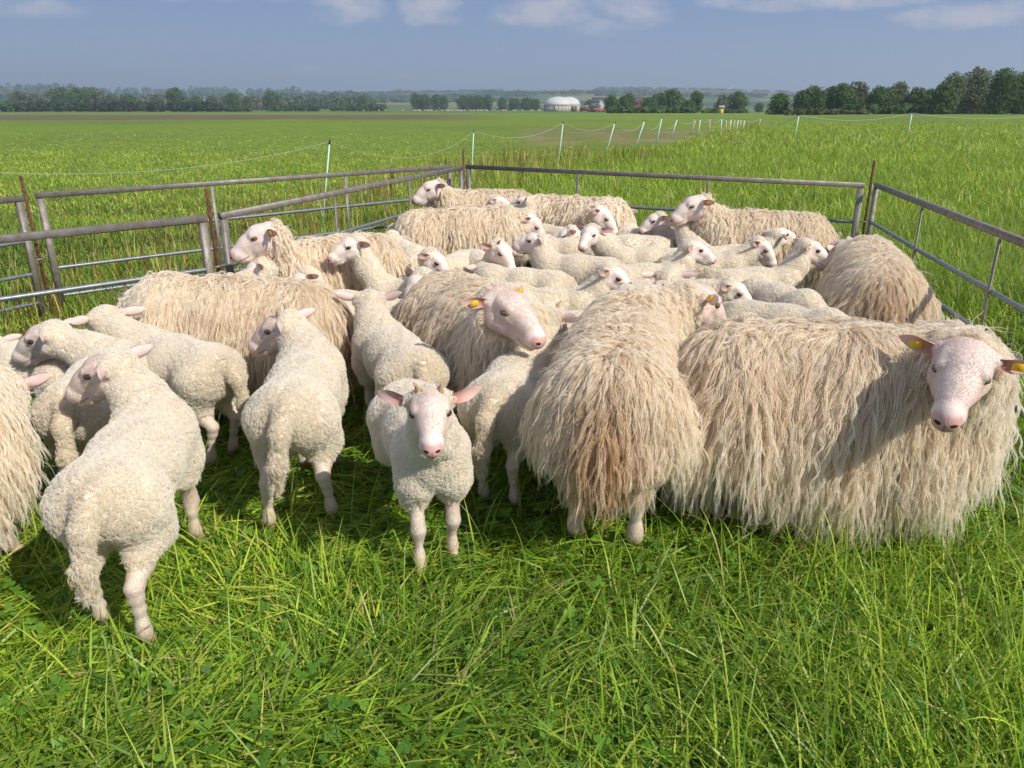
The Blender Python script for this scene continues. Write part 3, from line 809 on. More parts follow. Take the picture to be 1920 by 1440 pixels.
    v = hz.node('ShaderNodeVolumePrincipled', {'Density': HAZE, 'Color': (.70, .84, 1.0), 'Anisotropy': .2})
    hz.L.new(v.outputs[0], hz.out.inputs['Volume'])
    b = MB(); b.box((-11500, -60, -14), (11500, 9400, 190)); tag(b.build('haze', hz.m), kind='stuff')
    # specks of a grazing flock far across the field
    b = MB()
    for i in range(65):
        px = random.gauss(880, 85); Y = random.uniform(470, 600); q = at_y(px, 205, Y); g = float(gz(q.x, Y))
        L = random.uniform(.5, .75)
        b.tube([(q.x - L, Y, g + .75), (q.x - L * .6, Y, g + .85), (q.x + L * .6, Y, g + .85), (q.x + L, Y, g + .75)], [.25, .42, .42, .25], 6)
        b.tube([(q.x + L, Y, g + .75), (q.x + L + .35, Y, g + .5)], [.2, .12], 5)
        for s in (-.5, .5): b.tube([(q.x + L * s, Y, g), (q.x + L * s, Y, g + .6)], .09, 4)
    o = b.build('distant_flock', simple('far_wool', (.50, .44, .34), .9, .1, .2, 1)); tag(o, 'pale specks of a flock grazing far across the field', kind='stuff')
build_background()

# ------------------------------------------------------------------ sheep: a smooth field of limbs, meshed once as one skin
class Field:
    def __init__(s): s.P = []
    def cone(s, grp, a, b, ra, rb, k=.03, lat=None, f=1.0):
        s.P.append((grp, np.array(a, float), np.array(b, float), ra, rb, k, None if lat is None else np.array(lat, float), f))
    @staticmethod
    def one(pr, X, Y, Z):
        _, a, b, ra, rb, k, lat, f = pr
        F = np.float32
        qx, qy, qz = X - F(a[0]), Y - F(a[1]), Z - F(a[2])
        if lat is not None and f != 1.0:
            l = (qx * F(lat[0]) + qy * F(lat[1]) + qz * F(lat[2])) * F(f - 1)
            qx, qy, qz = qx + l * F(lat[0]), qy + l * F(lat[1]), qz + l * F(lat[2])
        c = b - a; i2 = 1.0 / (c @ c + 1e-12)
        h = qx * F(c[0] * i2); h += qy * F(c[1] * i2); h += qz * F(c[2] * i2)
        np.clip(h, 0, 1, out=h)
        qx -= h * F(c[0]); qy -= h * F(c[1]); qz -= h * F(c[2])
        qx *= qx; qy *= qy; qz *= qz; qx += qy; qx += qz
        np.sqrt(qx, out=qx)
        h *= F(rb - ra); qx -= h; qx -= F(ra)
        return qx / F(f) if f > 1.0 else qx
    def eval(s, P, grps=None):
        X, Y, Z = (np.ascontiguousarray(P[:, i], np.float32) for i in range(3))
        D = np.full(len(P), 1.0, np.float32)
        for pr in s.P:
            if grps and pr[0] not in grps: continue
            d = Field.one(pr, X, Y, Z); k = np.float32(pr[5])
            h = np.abs(D - d); np.subtract(k, h, out=h); np.maximum(h, 0, out=h); h *= h; h *= np.float32(.25) / k
            np.minimum(D, d, out=D); D -= h
        return D.astype(float)
    def grad(s, P, grps=None, e=.003):
        D = s.eval(P, grps)
        G = np.stack([s.eval(P + np.eye(3)[i] * e, grps) - D for i in range(3)], 1)
        G /= np.linalg.norm(G, axis=1, keepdims=True) + 1e-9
        return D, G
    def mesh(s, vox):
        lo = np.min([np.minimum(p[1] - p[3], p[2] - p[4]) for p in s.P], 0) - 3 * vox
        hi = np.max([np.maximum(p[1] + p[3], p[2] + p[4]) for p in s.P], 0) + 3 * vox
        n = np.ceil((hi - lo) / vox).astype(int) + 1
        D = np.full(n, 1.0)
        for pr in s.P:
            _, a, b, ra, rb, k, lat, f = pr
            m = k + 2.5 * vox
            l = np.clip(np.floor((np.minimum(a - ra, b - rb) - m - lo) / vox).astype(int), 0, n)
            u = np.clip(np.ceil((np.maximum(a + ra, b + rb) + m - lo) / vox).astype(int) + 1, 0, n)
            ax = [lo[i] + vox * np.arange(l[i], u[i]) for i in range(3)]
            gx, gy, gz_ = np.meshgrid(*[q.astype(np.float32) for q in ax], indexing='ij')
            d = Field.one(pr, gx, gy, gz_)
            S = D[l[0]:u[0], l[1]:u[1], l[2]:u[2]]
            h = np.maximum(k - np.abs(S - d), 0) / k
            D[l[0]:u[0], l[1]:u[1], l[2]:u[2]] = np.minimum(S, d) - h * h * k * .25
        # surface nets
        I = D < 0
        c = np.zeros(n - 1, int)
        for i in (0, 1):
            for j in (0, 1):
                for k_ in (0, 1):
                    c += I[i:n[0]-1+i, j:n[1]-1+j, k_:n[2]-1+k_]
        act = (c > 0) & (c < 8)
        idx = np.full(act.shape, -1); cells = np.argwhere(act); idx[act] = np.arange(len(cells))
        acc = np.zeros((len(cells), 3)); cnt = np.zeros(len(cells))
        corners = [(i, j, k_) for i in (0, 1) for j in (0, 1) for k_ in (0, 1)]
        vals = {co: D[tuple((cells + co).T)] for co in corners}
        for co in corners:
            for axx in range(3):
                if co[axx]: continue
                c2 = list(co); c2[axx] = 1; c2 = tuple(c2)
                v1, v2 = vals[co], vals[c2]
                cr = (v1 < 0) != (v2 < 0)
                t = np.where(cr, v1 / np.where(cr, v1 - v2, 1), 0)
                p = np.array(co, float)[None].repeat(len(cells), 0); p[:, axx] = t
                acc += np.where(cr[:, None], p, 0); cnt += cr
        V = lo + (cells + acc / cnt[:, None]) * vox
        Fs = []
        for axx in range(3):
            s1 = [slice(None)] * 3; s2 = [slice(None)] * 3
            s1[axx] = slice(0, -1); s2[axx] = slice(1, None)
            A, B = I[tuple(s1)], I[tuple(s2)]
            e = np.argwhere(A != B)
            u, v = [(1, 2), (2, 0), (0, 1)][axx]
            e = e[(e[:, u] > 0) & (e[:, v] > 0) & (e[:, u] < n[u] - 1) & (e[:, v] < n[v] - 1)]
            du = np.zeros(3, int); du[u] = 1; dv = np.zeros(3, int); dv[v] = 1
            q = np.stack([idx[tuple((e - du - dv).T)], idx[tuple((e - dv).T)], idx[tuple(e.T)], idx[tuple((e - du).T)]], 1)
            flip = ~A[tuple(e.T)]
            q[flip] = q[flip][:, ::-1]
            Fs.append(q[(q >= 0).all(1)])
        return V, np.concatenate(Fs)


HEAD = [  # head, in lamb-sized units, +X to the nose: a, b, ra, rb, k, sideways squeeze
    ((-.024, 0, .002), (.034, 0, .004), .052, .046, .02, .88),
    ((.030, 0, .004), (.090, 0, -.017), .0435, .0360, .025, .97),
    ((.090, 0, -.017), (.146, 0, -.046), .0370, .0325, .02, 1.06),
    ((.142, 0, -.052), (.159, 0, -.058), .0300, .0240, .010, .88),
    ((-.005, 0, -.045), (.105, 0, -.073), .042, .0225, .03, 1.08),
    ((.102, 0, -.0800), (.139, 0, -.0845), .0180, .0135, .008, .72),
]
def build_head(Fd, o, M, hs):
    T = lambda p: o + hs * (M @ np.array(p))
    lat = M[:, 1]
    for a, b, ra, rb, k, f in HEAD:
        Fd.cone('head', T(a), T(b), ra * hs, rb * hs, k * hs, lat, f)
    for sy in (-1, 1):
        S = lambda x, y, z: T((x, sy * y, z))
        Fd.cone('head', S(.004, .033, -.040), S(.045, .024, -.050), .031 * hs, .022 * hs, .02 * hs)       # cheek
        Fd.cone('head', S(.014, .038, .025), S(.056, .0415, .0195), .0165 * hs, .0125 * hs, .010 * hs)    # brow
        Fd.cone('head', S(.030, .044, -.012), S(.075, .030, -.020), .0110 * hs, .0100 * hs, .012 * hs)    # cheekbone under the eye
        Fd.cone('head', S(.062, .020, .008), S(.120, .012, -.018), .0125 * hs, .0120 * hs, .016 * hs)     # edge of the nose bridge
        Fd.cone('head', S(-.030, .045, .010), S(-.028, .061, .014), .020 * hs, .014 * hs, .02 * hs)       # ear root
        Fd.cone('head', S(.146, .0170, -.046), S(.162, .0160, -.051), .0115 * hs, .0090 * hs, .004 * hs)  # nostril wing
        Fd.cone('head', S(.120, .0135, -.068), S(.150, .0110, -.072), .0125 * hs, .0095 * hs, .006 * hs)  # upper lip
        Fd.cone('lid', S(.0365, .0500, .0142), S(.0600, .0472, .0132), .0042 * hs, .0036 * hs, .005 * hs) # eyelids
        Fd.cone('lid', S(.0385, .0495, -.0085), S(.0610, .0450, -.0095), .0042 * hs, .0036 * hs, .005 * hs)

KIND = {
    'lamb': dict(torso=[(-.26, .455, .109), (-.02, .440, .121), (.20, .450, .104)], neck0=(.225, .497, .077), r1=.060, fx=.20, hx=-.28, zt=1.0, hr=.091, lr=.96, wy=.068, hs=1.06, nat=(.39, .73), lz=1.12),
    'ewe': dict(torso=[(-.37, .545, .165), (0, .515, .200), (.33, .545, .165)], neck0=(.36, .61, .115), r1=.078, fx=.31, hx=-.40, zt=1.32, hr=.13, lr=1.3, wy=.105, hs=1.30, nat=(.58, .88), lz=1.0),
}

def make_field(kind, o, M, hs, legs, tail, seed):
    K = KIND[kind]; Fd = Field(); r = np.random.default_rng(seed)
    (x0, z0, r0), (x1, z1, r1), (x2, z2, r2) = K['torso']
    lat = (0, 1, 0)
    Fd.cone('torso', (x0, 0, z0), (x1, 0, z1), r0, r1, .05, lat, 1.0)
    Fd.cone('torso', (x1, 0, z1), (x2, 0, z2), r1, r2, .05, lat, 1.0)
    for sy in (-1, 1):
        Fd.cone('torso', (x0 + .02, sy * K['wy'] * .9, z0 - .03), (x0 + .05, sy * K['wy'], z0 - .09), K['hr'], K['hr'] * .8, .06)
        Fd.cone('torso', (x2 - .03, sy * K['wy'] * .8, z2 + .01), (x2, sy * K['wy'], z2 - .09), K['hr'] * .80, K['hr'] * .62, .06)
    nx, nz, nr = K['neck0']
    nb = o + hs * (M @ np.array([-.030, 0, -.030]))
    n0 = np.array([nx - .02, 0, nz])
    mid = (n0 + nb) / 2 + np.array([.015, 0, -.012]) * K['zt']
    Fd.cone('neck', n0, mid, nr * 1.08, (nr + K['r1']) / 2 * 1.05, .06)
    Fd.cone('neck', mid, nb, (nr + K['r1']) / 2 * 1.05, K['r1'], .05)
    zt, lr, lz = K['zt'], K['lr'], K['lz']
    for i, (fx, sy) in enumerate(((K['fx'], 1), (K['fx'], -1), (K['hx'], 1), (K['hx'], -1))):
        dx, dy, dz = legs[i]
        y = sy * K['wy']
        def J(x, yy, z, q): return np.array([fx + x * zt + dx * q, yy + dy * q, (z * lz if z > .03 else z) * zt + dz * q])
        if i < 2:
            pts = [(J(.0, y, .33, 0), .054), (J(-.020, y, .255, .15), .036), (J(.004, y, .185, .5), .0215), (J(.010, y, .158, .55), .0235), (J(.005, y, .140, .6), .0180), (J(-.003, y, .120, .7), .0142), (J(-.003, y, .072, .92), .0138), (J(.000, y, .052, .95), .0172), (J(.014, y, .026, 1), .0165)]
        else:
            pts = [(J(.03, y, .37, 0), .088), (J(.085, y * 1.1, .275, .2), .058), (J(.02, y * 1.05, .225, .45), .036), (J(-.036, y, .190, .65), .0225), (J(-.030, y, .160, .75), .0180), (J(-.020, y, .125, .84), .0148), (J(-.012, y, .078, .93), .0145), (J(-.008, y, .055, .95), .0180), (J(.006, y, .026, 1), .0170)]
        for (a, ra), (b, rb) in zip(pts[:-1], pts[1:]):
            Fd.cone('leg', a, b, ra * lr, rb * lr, .018 * lr if ra < .04 else .04)
        a = pts[-1][0]
        for s2 in (-1, 1):
            Fd.cone('leg', a + np.array([.004, s2 * .009 * lr, -.004]), a + np.array([.020 * lr, s2 * .0105 * lr, -.014 * zt - dz * 0]), .0135 * lr, .0105 * lr, .006)
    if kind == 'lamb':
        ty = tail
        p = [np.array(q) for q in ((x0 - .095, 0, z0 + .045), (x0 - .150, ty * .25, z0 - .02), (x0 - .165, ty * .6, z0 - .13), (x0 - .155, ty, z0 - .225))]
        for a, b, ra, rb in zip(p[:-1], p[1:], (.031, .022, .015), (.022, .015, .008)):
            Fd.cone('tail', a, b, ra, rb, .03)
    else:
        Fd.cone('tail', (x0 - .13, 0, z0 + .06), (x0 - .19, tail * .3, z0 - .05), .030, .024, .04)
        Fd.cone('tail', (x0 - .19, tail * .3, z0 - .05), (x0 - .20, tail, z0 - .17), .024, .014, .03)
    return Fd

def head_matrix(yaw, pitch, roll):
    """columns forward, left, up (sheep axes)"""
    m = Matrix.Rotation(yaw, 3, 'Z') @ Matrix.Rotation(-pitch, 3, 'Y') @ Matrix.Rotation(roll, 3, 'X')
    return np.array(m)

def body_mesh(Fd, vox, refine, o, M, hs, base_wool, kind, legz):
    V, F = Fd.mesh(vox)
    me = np_mesh('body', V, F)
    for it in range(refine):
        bm = bmesh.new(); bm.from_mesh(me)
        bm.verts.ensure_lookup_table()
        X = np.empty(len(bm.verts) * 3); me.vertices.foreach_get('co', X); X = X.reshape(-1, 3)
        h = (X - o) @ M / hs
        sel = (h[:, 0] > (.0 if it == 0 else .02)) & (h[:, 0] < .25) & (np.abs(h[:, 1]) < .09) & (np.abs(h[:, 2] + .02) < .13)
        if it == 0 and refine == 2: sel |= X[:, 2] < legz * .95
        ed = [e for e in bm.edges if sel[e.verts[0].index] and sel[e.verts[1].index]]
        if ed: bmesh.ops.subdivide_edges(bm, edges=ed, cuts=1, use_grid_fill=True, smooth=0)
        bm.to_mesh(me); bm.free()
    n = len(me.vertices); X = np.empty(n * 3); me.vertices.foreach_get('co', X); X = X.reshape(-1, 3)
    for _ in range(3):
        D, G = Fd.grad(X)
        X = X - G * np.clip(D, -vox, vox)[:, None] * .9
    me.vertices.foreach_set('co', X.astype(np.float32).ravel())
    me.polygons.foreach_set('use_smooth', np.ones(len(me.polygons), bool))
    h = (X - o) @ M / hs
    W = wool_mask(Fd, X, o, M, hs, kind, legz)
    dl = Fd.eval(X, ('leg',)); dt = Fd.eval(X, ('torso', 'neck', 'head', 'lid', 'tail'))
    attr(me, 'hc', 'FLOAT_VECTOR', h)
    attr(me, 'legness', 'FLOAT', np.clip(.5 - (dl - dt) / .02, 0, 1) * (h[:, 0] < 10))
    attr(me, 'woolness', 'FLOAT', np.clip(W * 1.4, 0, 1))
    attr(me, 'pinkness', 'FLOAT', np.full(n, RNG.uniform(0, .45) if kind == 'lamb' else RNG.uniform(.5, 1)))
    attr(me, 'base_wool', 'FLOAT_COLOR', np.tile((*base_wool, 1.0), (n, 1)))
    me.update()
    me.materials.append(SKIN)
    return me

def sstep(x, a, b):
    t = np.clip((x - a) / (b - a), 0, 1); return t * t * (3 - 2 * t)

def wool_mask(Fd, X, o, M, hs, kind, legz):
    """0 on bare face and shanks, 1 in full fleece"""
    h = (X - o) @ M / hs
    dh = Fd.eval(X, ('head', 'lid')); dl = Fd.eval(X, ('leg',)); db = Fd.eval(X, ('torso', 'neck', 'tail'))
    face = (dh < np.minimum(db, dl) + .004)
    edge = (-.014 + .30 * np.clip(h[:, 2] - .01, 0, .05) if kind == 'lamb' else -.050 + .05 * np.clip(h[:, 2], 0, .05)) - .35 * np.clip(-.03 - h[:, 2], 0, .1)
    wf = sstep(h[:, 0], edge + .012, edge - .012)
    w = np.where(face, wf, 1.0)
    leg = dl < np.minimum(db, dh) - .002
    wl = sstep(X[:, 2], legz, legz + .05)
    return np.where(leg, np.minimum(w, wl), w)

# ------------------------------------------------------------------ sheep: fleece
def sample_surface(V, T, w, n, rng):
    a, b, c = V[T[:, 0]], V[T[:, 1]], V[T[:, 2]]
    ar = np.linalg.norm(np.cross(b - a, c - a), axis=1) * w
    cdf = np.cumsum(ar); cdf /= cdf[-1]
    k = np.minimum(np.searchsorted(cdf, rng.random(n)), len(T) - 1)
    r1 = np.sqrt(rng.random(n)); r2 = rng.random(n)
    return a[k] * (1 - r1)[:, None] + b[k] * (r1 * (1 - r2))[:, None] + c[k] * (r1 * r2)[:, None]

def tris(me):
    me.calc_loop_triangles()
    T = np.empty(len(me.loop_triangles) * 3, np.int32); me.loop_triangles.foreach_get('vertices', T)
    V = np.empty(len(me.vertices) * 3); me.vertices.foreach_get('co', V)
    return V.reshape(-1, 3), T.reshape(-1, 3)


def curves_object(name, P, rad, mat, parent, attrs=None):
    """P (n, m, 3) strands of m points; rad (n, m)"""
    n, m, _ = P.shape
    cu = bpy.data.hair_curves.new(name)
    cu.add_curves([m] * n)
    cu.attributes['position'].data.foreach_set('vector', P.astype(np.float32).ravel())
    a = cu.attributes.get('radius') or cu.attributes.new('radius', 'FLOAT', 'POINT')
    a.data.foreach_set('value', rad.astype(np.float32).ravel())
    for k, v in (attrs or {}).items():
        at = cu.attributes.new(k, 'FLOAT', 'CURVE'); at.data.foreach_set('value', v.astype(np.float32))
    cu.materials.append(mat)
    return link(name, cu, parent)

def face_hair(Fd, me, o, M, hs, legz, n, rng, parent, kind):
    """short white hair lying back over the bare face and down the shanks"""
    V, T = tris(me); cen = V[T].mean(1)
    w = 1 - wool_mask(Fd, cen, o, M, hs, kind, legz)
    h = (cen - o) @ M / hs
    isf = (np.abs(h[:, 1]) < .1) & (h[:, 0] > -.1) & (h[:, 0] < .2) & (np.abs(h[:, 2]) < .14)
    w = w * np.where(isf, 1.0 - sstep(h[:, 0], .135, .160) * (h[:, 2] > -.078), .55) * (cen[:, 2] > .04)
    P = sample_surface(V, T, w + 1e-9, n, rng); D, N = Fd.grad(P)
    h = (P - o) @ M / hs
    isf = (np.abs(h[:, 1]) < .1) & (h[:, 0] > -.1) & (h[:, 0] < .2) & (np.abs(h[:, 2]) < .14)
    flow = np.where(isf[:, None], -M[:, 0] + .25 * np.sign(h[:, 1:2]) * M[:, 1] - .2 * M[:, 2], np.array([0, 0, -1.0]))
    flow = flow + rng.normal(size=flow.shape) * .25
    flow = rows_unit(flow - N * np.einsum('ij,ij->i', flow, N)[:, None])
    L = (.0068 * rng.uniform(.6, 1.3, n) * (hs ** .5))[:, None]
    Pt = np.stack([P - N * .0006, P + flow * L * .5 + N * L * .20, P + flow * L + N * L * .24], 1)
    Rd = np.outer(np.full(n, .00020 * hs), [1, .8, .3])
    return curves_object('face_hair', Pt, Rd, FACE_HAIR, parent, {'hue': rng.random(n), 'stain': np.zeros(n)})

def curly_fleece(Fd, me, o, M, hs, legz, n_curl, kids, m, rad, rng, parent, length=.020, spread=.008, mat=None, kind='lamb'):
    V, T = tris(me)
    cen = V[T].mean(1)
    w = wool_mask(Fd, cen, o, M, hs, kind, legz)
    P = sample_surface(V, T, w ** 1.5, n_curl, rng)
    W = wool_mask(Fd, P, o, M, hs, kind, legz)
    D, N = Fd.grad(P)
    t1, t2 = tangents(N, rng)
    # each curl lies over to a side that changes slowly over the back, as the fleece parts in little ridges
    ph = np.sin(P[:, 0] * 23 + 3 * np.sin(P[:, 1] * 17)) * 2 + np.sin(P[:, 2] * 29 + P[:, 1] * 13) * 2 + rng.normal(size=n_curl) * .9
    lean = np.cos(ph)[:, None] * t1 * 0 + np.stack([np.cos(ph), np.sin(ph), -0.55 + 0 * ph], 1)
    lean -= N * np.einsum('ij,ij->i', lean, N)[:, None]
    lean = rows_unit(lean); side = np.cross(N, lean)
    L = length * (.75 + .45 * rng.random(n_curl)) * (.35 + .65 * W) * (1 + .55 * sstep(P[:, 2], .42, .24))
    K = kids
    rep = lambda A: np.repeat(A, K, 0)
    a = rng.random(n_curl * K) * 2 * np.pi; rr = np.sqrt(rng.random(n_curl * K)) * spread
    off = rep(t1) * (np.cos(a) * rr)[:, None] + rep(t2) * (np.sin(a) * rr)[:, None]
    Lc = rep(L) * (.75 + .5 * rng.random(n_curl * K))
    tt = np.linspace(0, 1, m)
    rootp, Nn, le, si = rep(P), rep(N), rep(lean), rep(side)
    ph0 = rep(rng.random(n_curl) * 6.28) + rng.normal(size=n_curl * K) * .6
    turns = rep(1.0 + .8 * rng.random(n_curl)); ca = rep((.0018 + .0026 * rng.random(n_curl)) * (.55 + .65 * sstep(P[:, 2], .52, .32))) * (length / .02)
    pts = []
    for t in tt:
        conv = 1 - .40 * t
        up = np.sin(min(t * 1.9, 1.9)) * .55 * Lc
        fw = (t ** 1.5) * .85 * Lc
        an = ph0 + turns * 6.28 * t
        q = rootp + off * conv - Nn * .004 + Nn * up[:, None] + le * fw[:, None] + (si * np.cos(an)[:, None] + Nn * np.sin(an)[:, None] * .7) * (ca * min(1, t * 2.5))[:, None]
        pts.append(q)
    Pt = np.stack(pts, 1)
    taper = np.linspace(1.15, .45, m)
    Rd = np.outer(rad * (.7 + .6 * rng.random(n_curl * K)), taper)
    hue = np.clip(rep(rng.random(n_curl)) * .7 + rng.random(n_curl * K) * .3, 0, 1)
    return curves_object('fleece', Pt, Rd, mat or WOOL_LAMB, parent, {'hue': hue, 'stain': rep(np.clip((.55 * sstep(P[:, 0], -.26, -.40) + .35 * sstep(P[:, 2], .36, .26)) * rng.random(n_curl) ** 1.5, 0, .7))})

def lock_fleece(Fd, me, o, M, hs, legz, n_lock, kids, m, rad, rng, parent, length=(.19, .33), stain=None, curl=1.0):
    V, T = tris(me); seed_ = rng.random() * 6
    cen = V[T].mean(1)
    w = wool_mask(Fd, cen, o, M, hs, 'ewe', .45)
    P = sample_surface(V, T, w ** 1.5 * (cen[:, 2] > .30), n_lock, rng)
    W = wool_mask(Fd, P, o, M, hs, 'ewe', .45)
    D, N = Fd.grad(P)
    # combed away from the back line, then gravity takes over; the skin pushes a lock outward where it rests
    sgn = np.where(np.abs(P[:, 1]) < .02, np.sign(rng.normal(size=n_lock)), np.sign(P[:, 1] + rng.normal(size=n_lock) * .015))
    d = N * .55 + np.stack([-.25 + .55 * rng.normal(size=n_lock), sgn * .55, np.full(n_lock, -.20)], 1) + rng.normal(size=(n_lock, 3)) * .20
    sway = np.sin(P[:, 0] * 13 + 2.1 * np.sin(P[:, 2] * 9) + seed_) + .7 * np.sin(P[:, 0] * 29 + P[:, 2] * 17 + seed_ * 2) + .5 * np.sin(P[:, 2] * 31 - P[:, 0] * 19)
    d[:, 0] += .42 * sway
    d = rows_unit(d)
    L = rng.uniform(*length, n_lock) * (.30 + .70 * W)
    neckish = Fd.eval(P, ('neck',)) < Fd.eval(P, ('torso',))
    hd = np.linalg.norm(P - o, axis=1) / hs
    L = L * (1 - .28 * sstep(P[:, 0], .22, .40))
    L = np.where(neckish, L * (.16 + .50 * sstep(hd, .07, .24)), L)
    d = rows_unit(d - np.where(neckish, .55, 0.0)[:, None] * M[:, 0])
    step = L / (m - 1)
    layer = .004 + .026 * rng.random(n_lock) ** 1.4
    g = np.array([0, 0, -1.0])
    G = [P - N * .004]; p = P.copy()
    bend = rng.normal(size=(n_lock, 3)) * .10
    bend[:, 0] += .07 * sway
    grp = ('torso', 'neck', 'leg', 'head')
    for i in range(1, m):
        d = rows_unit(d + g * .30 + bend * .35 + rng.normal(size=(n_lock, 3)) * .05)
        p = p + d * step[:, None]
        dd = Fd.eval(p, grp)
        push = np.clip(np.minimum(layer, .006 * i + .004) - dd, 0, .022)
        w = np.flatnonzero(push > 0)
        if len(w):
            gr = np.stack([Fd.eval(p[w] + np.eye(3)[q] * .006, grp) - dd[w] for q in range(3)], 1)
            p[w] += rows_unit(gr) * push[w][:, None]
        hi = np.flatnonzero(dd > layer + .014)
        if len(hi):
            gr = rows_unit(np.stack([Fd.eval(p[hi] + np.eye(3)[q] * .006, grp) - dd[hi] for q in range(3)], 1))
            p[hi] -= gr * ((dd[hi] - layer[hi] - .014) * sstep(gr[:, 2], .15, .6))[:, None]
        p[:, 2] = np.maximum(p[:, 2], .035 + .03 * rng.random(n_lock))
        G.append(p.copy())
    G = np.stack(G, 1)                                             # lock, point, xyz
    K = kids; rep = lambda A: np.repeat(A, K, 0)
    tt = np.linspace(0, 1, m)
    t1, t2 = tangents(N, rng)
    n = n_lock * K
    a = rng.random(n) * 6.28; rr = np.sqrt(rng.random(n)) * .0115
    off = rep(t1) * (np.cos(a) * rr)[:, None] + rep(t2) * (np.sin(a) * rr)[:, None]
    tan = rows_unit(G[:, -1] - G[:, 1])
    s1 = rows_unit(np.cross(tan, rows_unit(rng.normal(size=tan.shape)))); s2 = np.cross(tan, s1)
    freq = rep(rng.uniform(16, 34, n_lock)); ph = rep(rng.random(n_lock) * 6.28); amp = rep(rng.uniform(.0020, .0085, n_lock) * np.where(rng.random(n_lock) < .05, 2.2, 1.0)) * curl
    dph = rng.normal(size=n) * .5; ampc = amp * (.8 + .4 * rng.random(n))
    Lr = rep(L); cut = rng.uniform(.82, 1.06, n)
    Pt = np.empty((n, m, 3)); Gr = rep(G)
    f1, f2 = rep(s1), rep(s2)
    stray = (rng.random(n) < .06); sd = rng.normal(size=(n, 3)) * .028
    for i, t in enumerate(tt):
        ti = t * cut
        j = np.clip(ti * (m - 1), 0, m - 1.001); j0 = j.astype(int); fr = (j - j0)[:, None]
        base = Gr[np.arange(n), j0] * (1 - fr) + Gr[np.arange(n), j0 + 1] * fr
        arc = ti * Lr
        conv = (1 - .60 * sstep(np.float64(t), 0, .9))
        wv = np.minimum(1, t * 3)
        an = ph + dph + arc * freq * 6.28 / 1.6 * .62
        Pt[:, i] = base + off * conv + (f1 * np.cos(an)[:, None] + f2 * np.sin(an * .93 + 1.0)[:, None] * .7) * (ampc * wv)[:, None] + sd * (stray * t * t)[:, None]
    taper = np.interp(tt, [0, .3, .8, 1], [1.0, 1.0, .75, .30])
    Rd = np.outer(rad * (.5 + 1.0 * rng.random(n)), taper)
    hue = np.clip(rep(rng.random(n_lock)) * .75 + .25 * rng.random(n), 0, 1) ** 1.3
    hue = np.clip(hue + rep(.35 * sstep(P[:, 0], .22, .42)), 0, 1)
    st = np.zeros(n)
    st = rep(.45 * sstep(P[:, 2], .50, .30) * rng.random(n_lock) ** 2)
    if stain is not None:
        st = st + rep(np.clip(stain(P) * (.3 + 1.0 * rng.random(n_lock)), 0, 1))
    # frizz: short loose hairs that stand off the locks
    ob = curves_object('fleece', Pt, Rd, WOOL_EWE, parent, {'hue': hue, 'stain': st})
    return ob

# ------------------------------------------------------------------ sheep: ears, eyes, tags, horn buds
def ear_mesh(L=.118, Wd=.047):
    V = []; ins = []
    nu, nv = 11, 9
    for side in (0, 1):
        for i in range(nu):
            u = i / (nu - 1)
            wid = Wd * .55 * (.36 + .70 * math.sin(min(u * 1.35, 1.0) * math.pi * .5)) * (1 - u ** 2.6) ** .75 + .0010
            cup = .55 + 1.35 * (1 - u) ** 1.5
            for j in range(nv):
                v = j / (nv - 1) * 2 - 1
                ang = v * cup
                rad = wid / max(math.sin(min(cup, 1.5)), .3)
                y = rad * math.sin(ang) if cup < 1.57 else wid * 1.05 * math.sin(ang)
                z = rad * (1 - math.cos(ang)) - .012 * u * u
                V.append((u * L, y, z + (.0032 if side == 0 else 0) * (1 - abs(v) ** 3) ))
                ins.append(1.0 if side == 0 else 0.0)
    Q = []
    for side in (0, 1):
        b = side * nu * nv
        for i in range(nu - 1):
            for j in range(nv - 1):
                q = (b + i * nv + j, b + (i + 1) * nv + j, b + (i + 1) * nv + j + 1, b + i * nv + j + 1)
                Q.append(q if side == 0 else q[::-1])
    o2 = nu * nv
    for i in range(nu - 1):
        Q.append((i * nv, o2 + i * nv, o2 + (i + 1) * nv, (i + 1) * nv))
        Q.append((i * nv + nv - 1, (i + 1) * nv + nv - 1, o2 + (i + 1) * nv + nv - 1, o2 + i * nv + nv - 1))
    e = (nu - 1) * nv
    for j in range(nv - 1): Q.append((e + j, o2 + e + j, o2 + e + j + 1, e + j + 1))
    me = np_mesh('ear', np.array(V), np.array(Q), EAR)
    attr(me, 'inside', 'FLOAT', ins)
    return me
EAR_MESH = ear_mesh()
def eye_mesh(pale):
    bm = bmesh.new(); bmesh.ops.create_uvsphere(bm, u_segments=16, v_segments=10, radius=1.0)
    me = bpy.data.meshes.new('eye'); bm.to_mesh(me); bm.free()
    me.polygons.foreach_set('use_smooth', np.ones(len(me.polygons), bool)); me.materials.append(EYE)
    attr(me, 'pale', 'FLOAT', np.full(len(me.vertices), pale))
    return me
EYE_MESH = {'lamb': eye_mesh(.15), 'ewe': eye_mesh(1.0)}
def tag_mesh():
    b = MB()
    b.tube([(.052, 0, -.011), (.052, 0, .013)], .0075, 10)
    b.bar((.045, 0, .0120), (.078, .003, .0135), .022, .0025, (0, 0, 1))
    b.bar((.045, 0, -.0105), (.072, -.003, -.0125), .020, .0025, (0, 0, 1))
    return b.mesh('ear_tag', TAG)
TAG_MESH = tag_mesh()
def horn_mesh():
    b = MB(); b.tube([(0, 0, -.01), (0, .002, .010), (-.004, .007, .024), (-.010, .012, .034)], [.0095, .0085, .0055, .0015], 8)
    return b.mesh('horn', HORN, True)
HORN_MESH = horn_mesh()

def basis(f, u):
    f = Vector(f).normalized(); l = Vector(u).cross(f).normalized(); u = f.cross(l)
    return Matrix((f, l, u)).transposed()

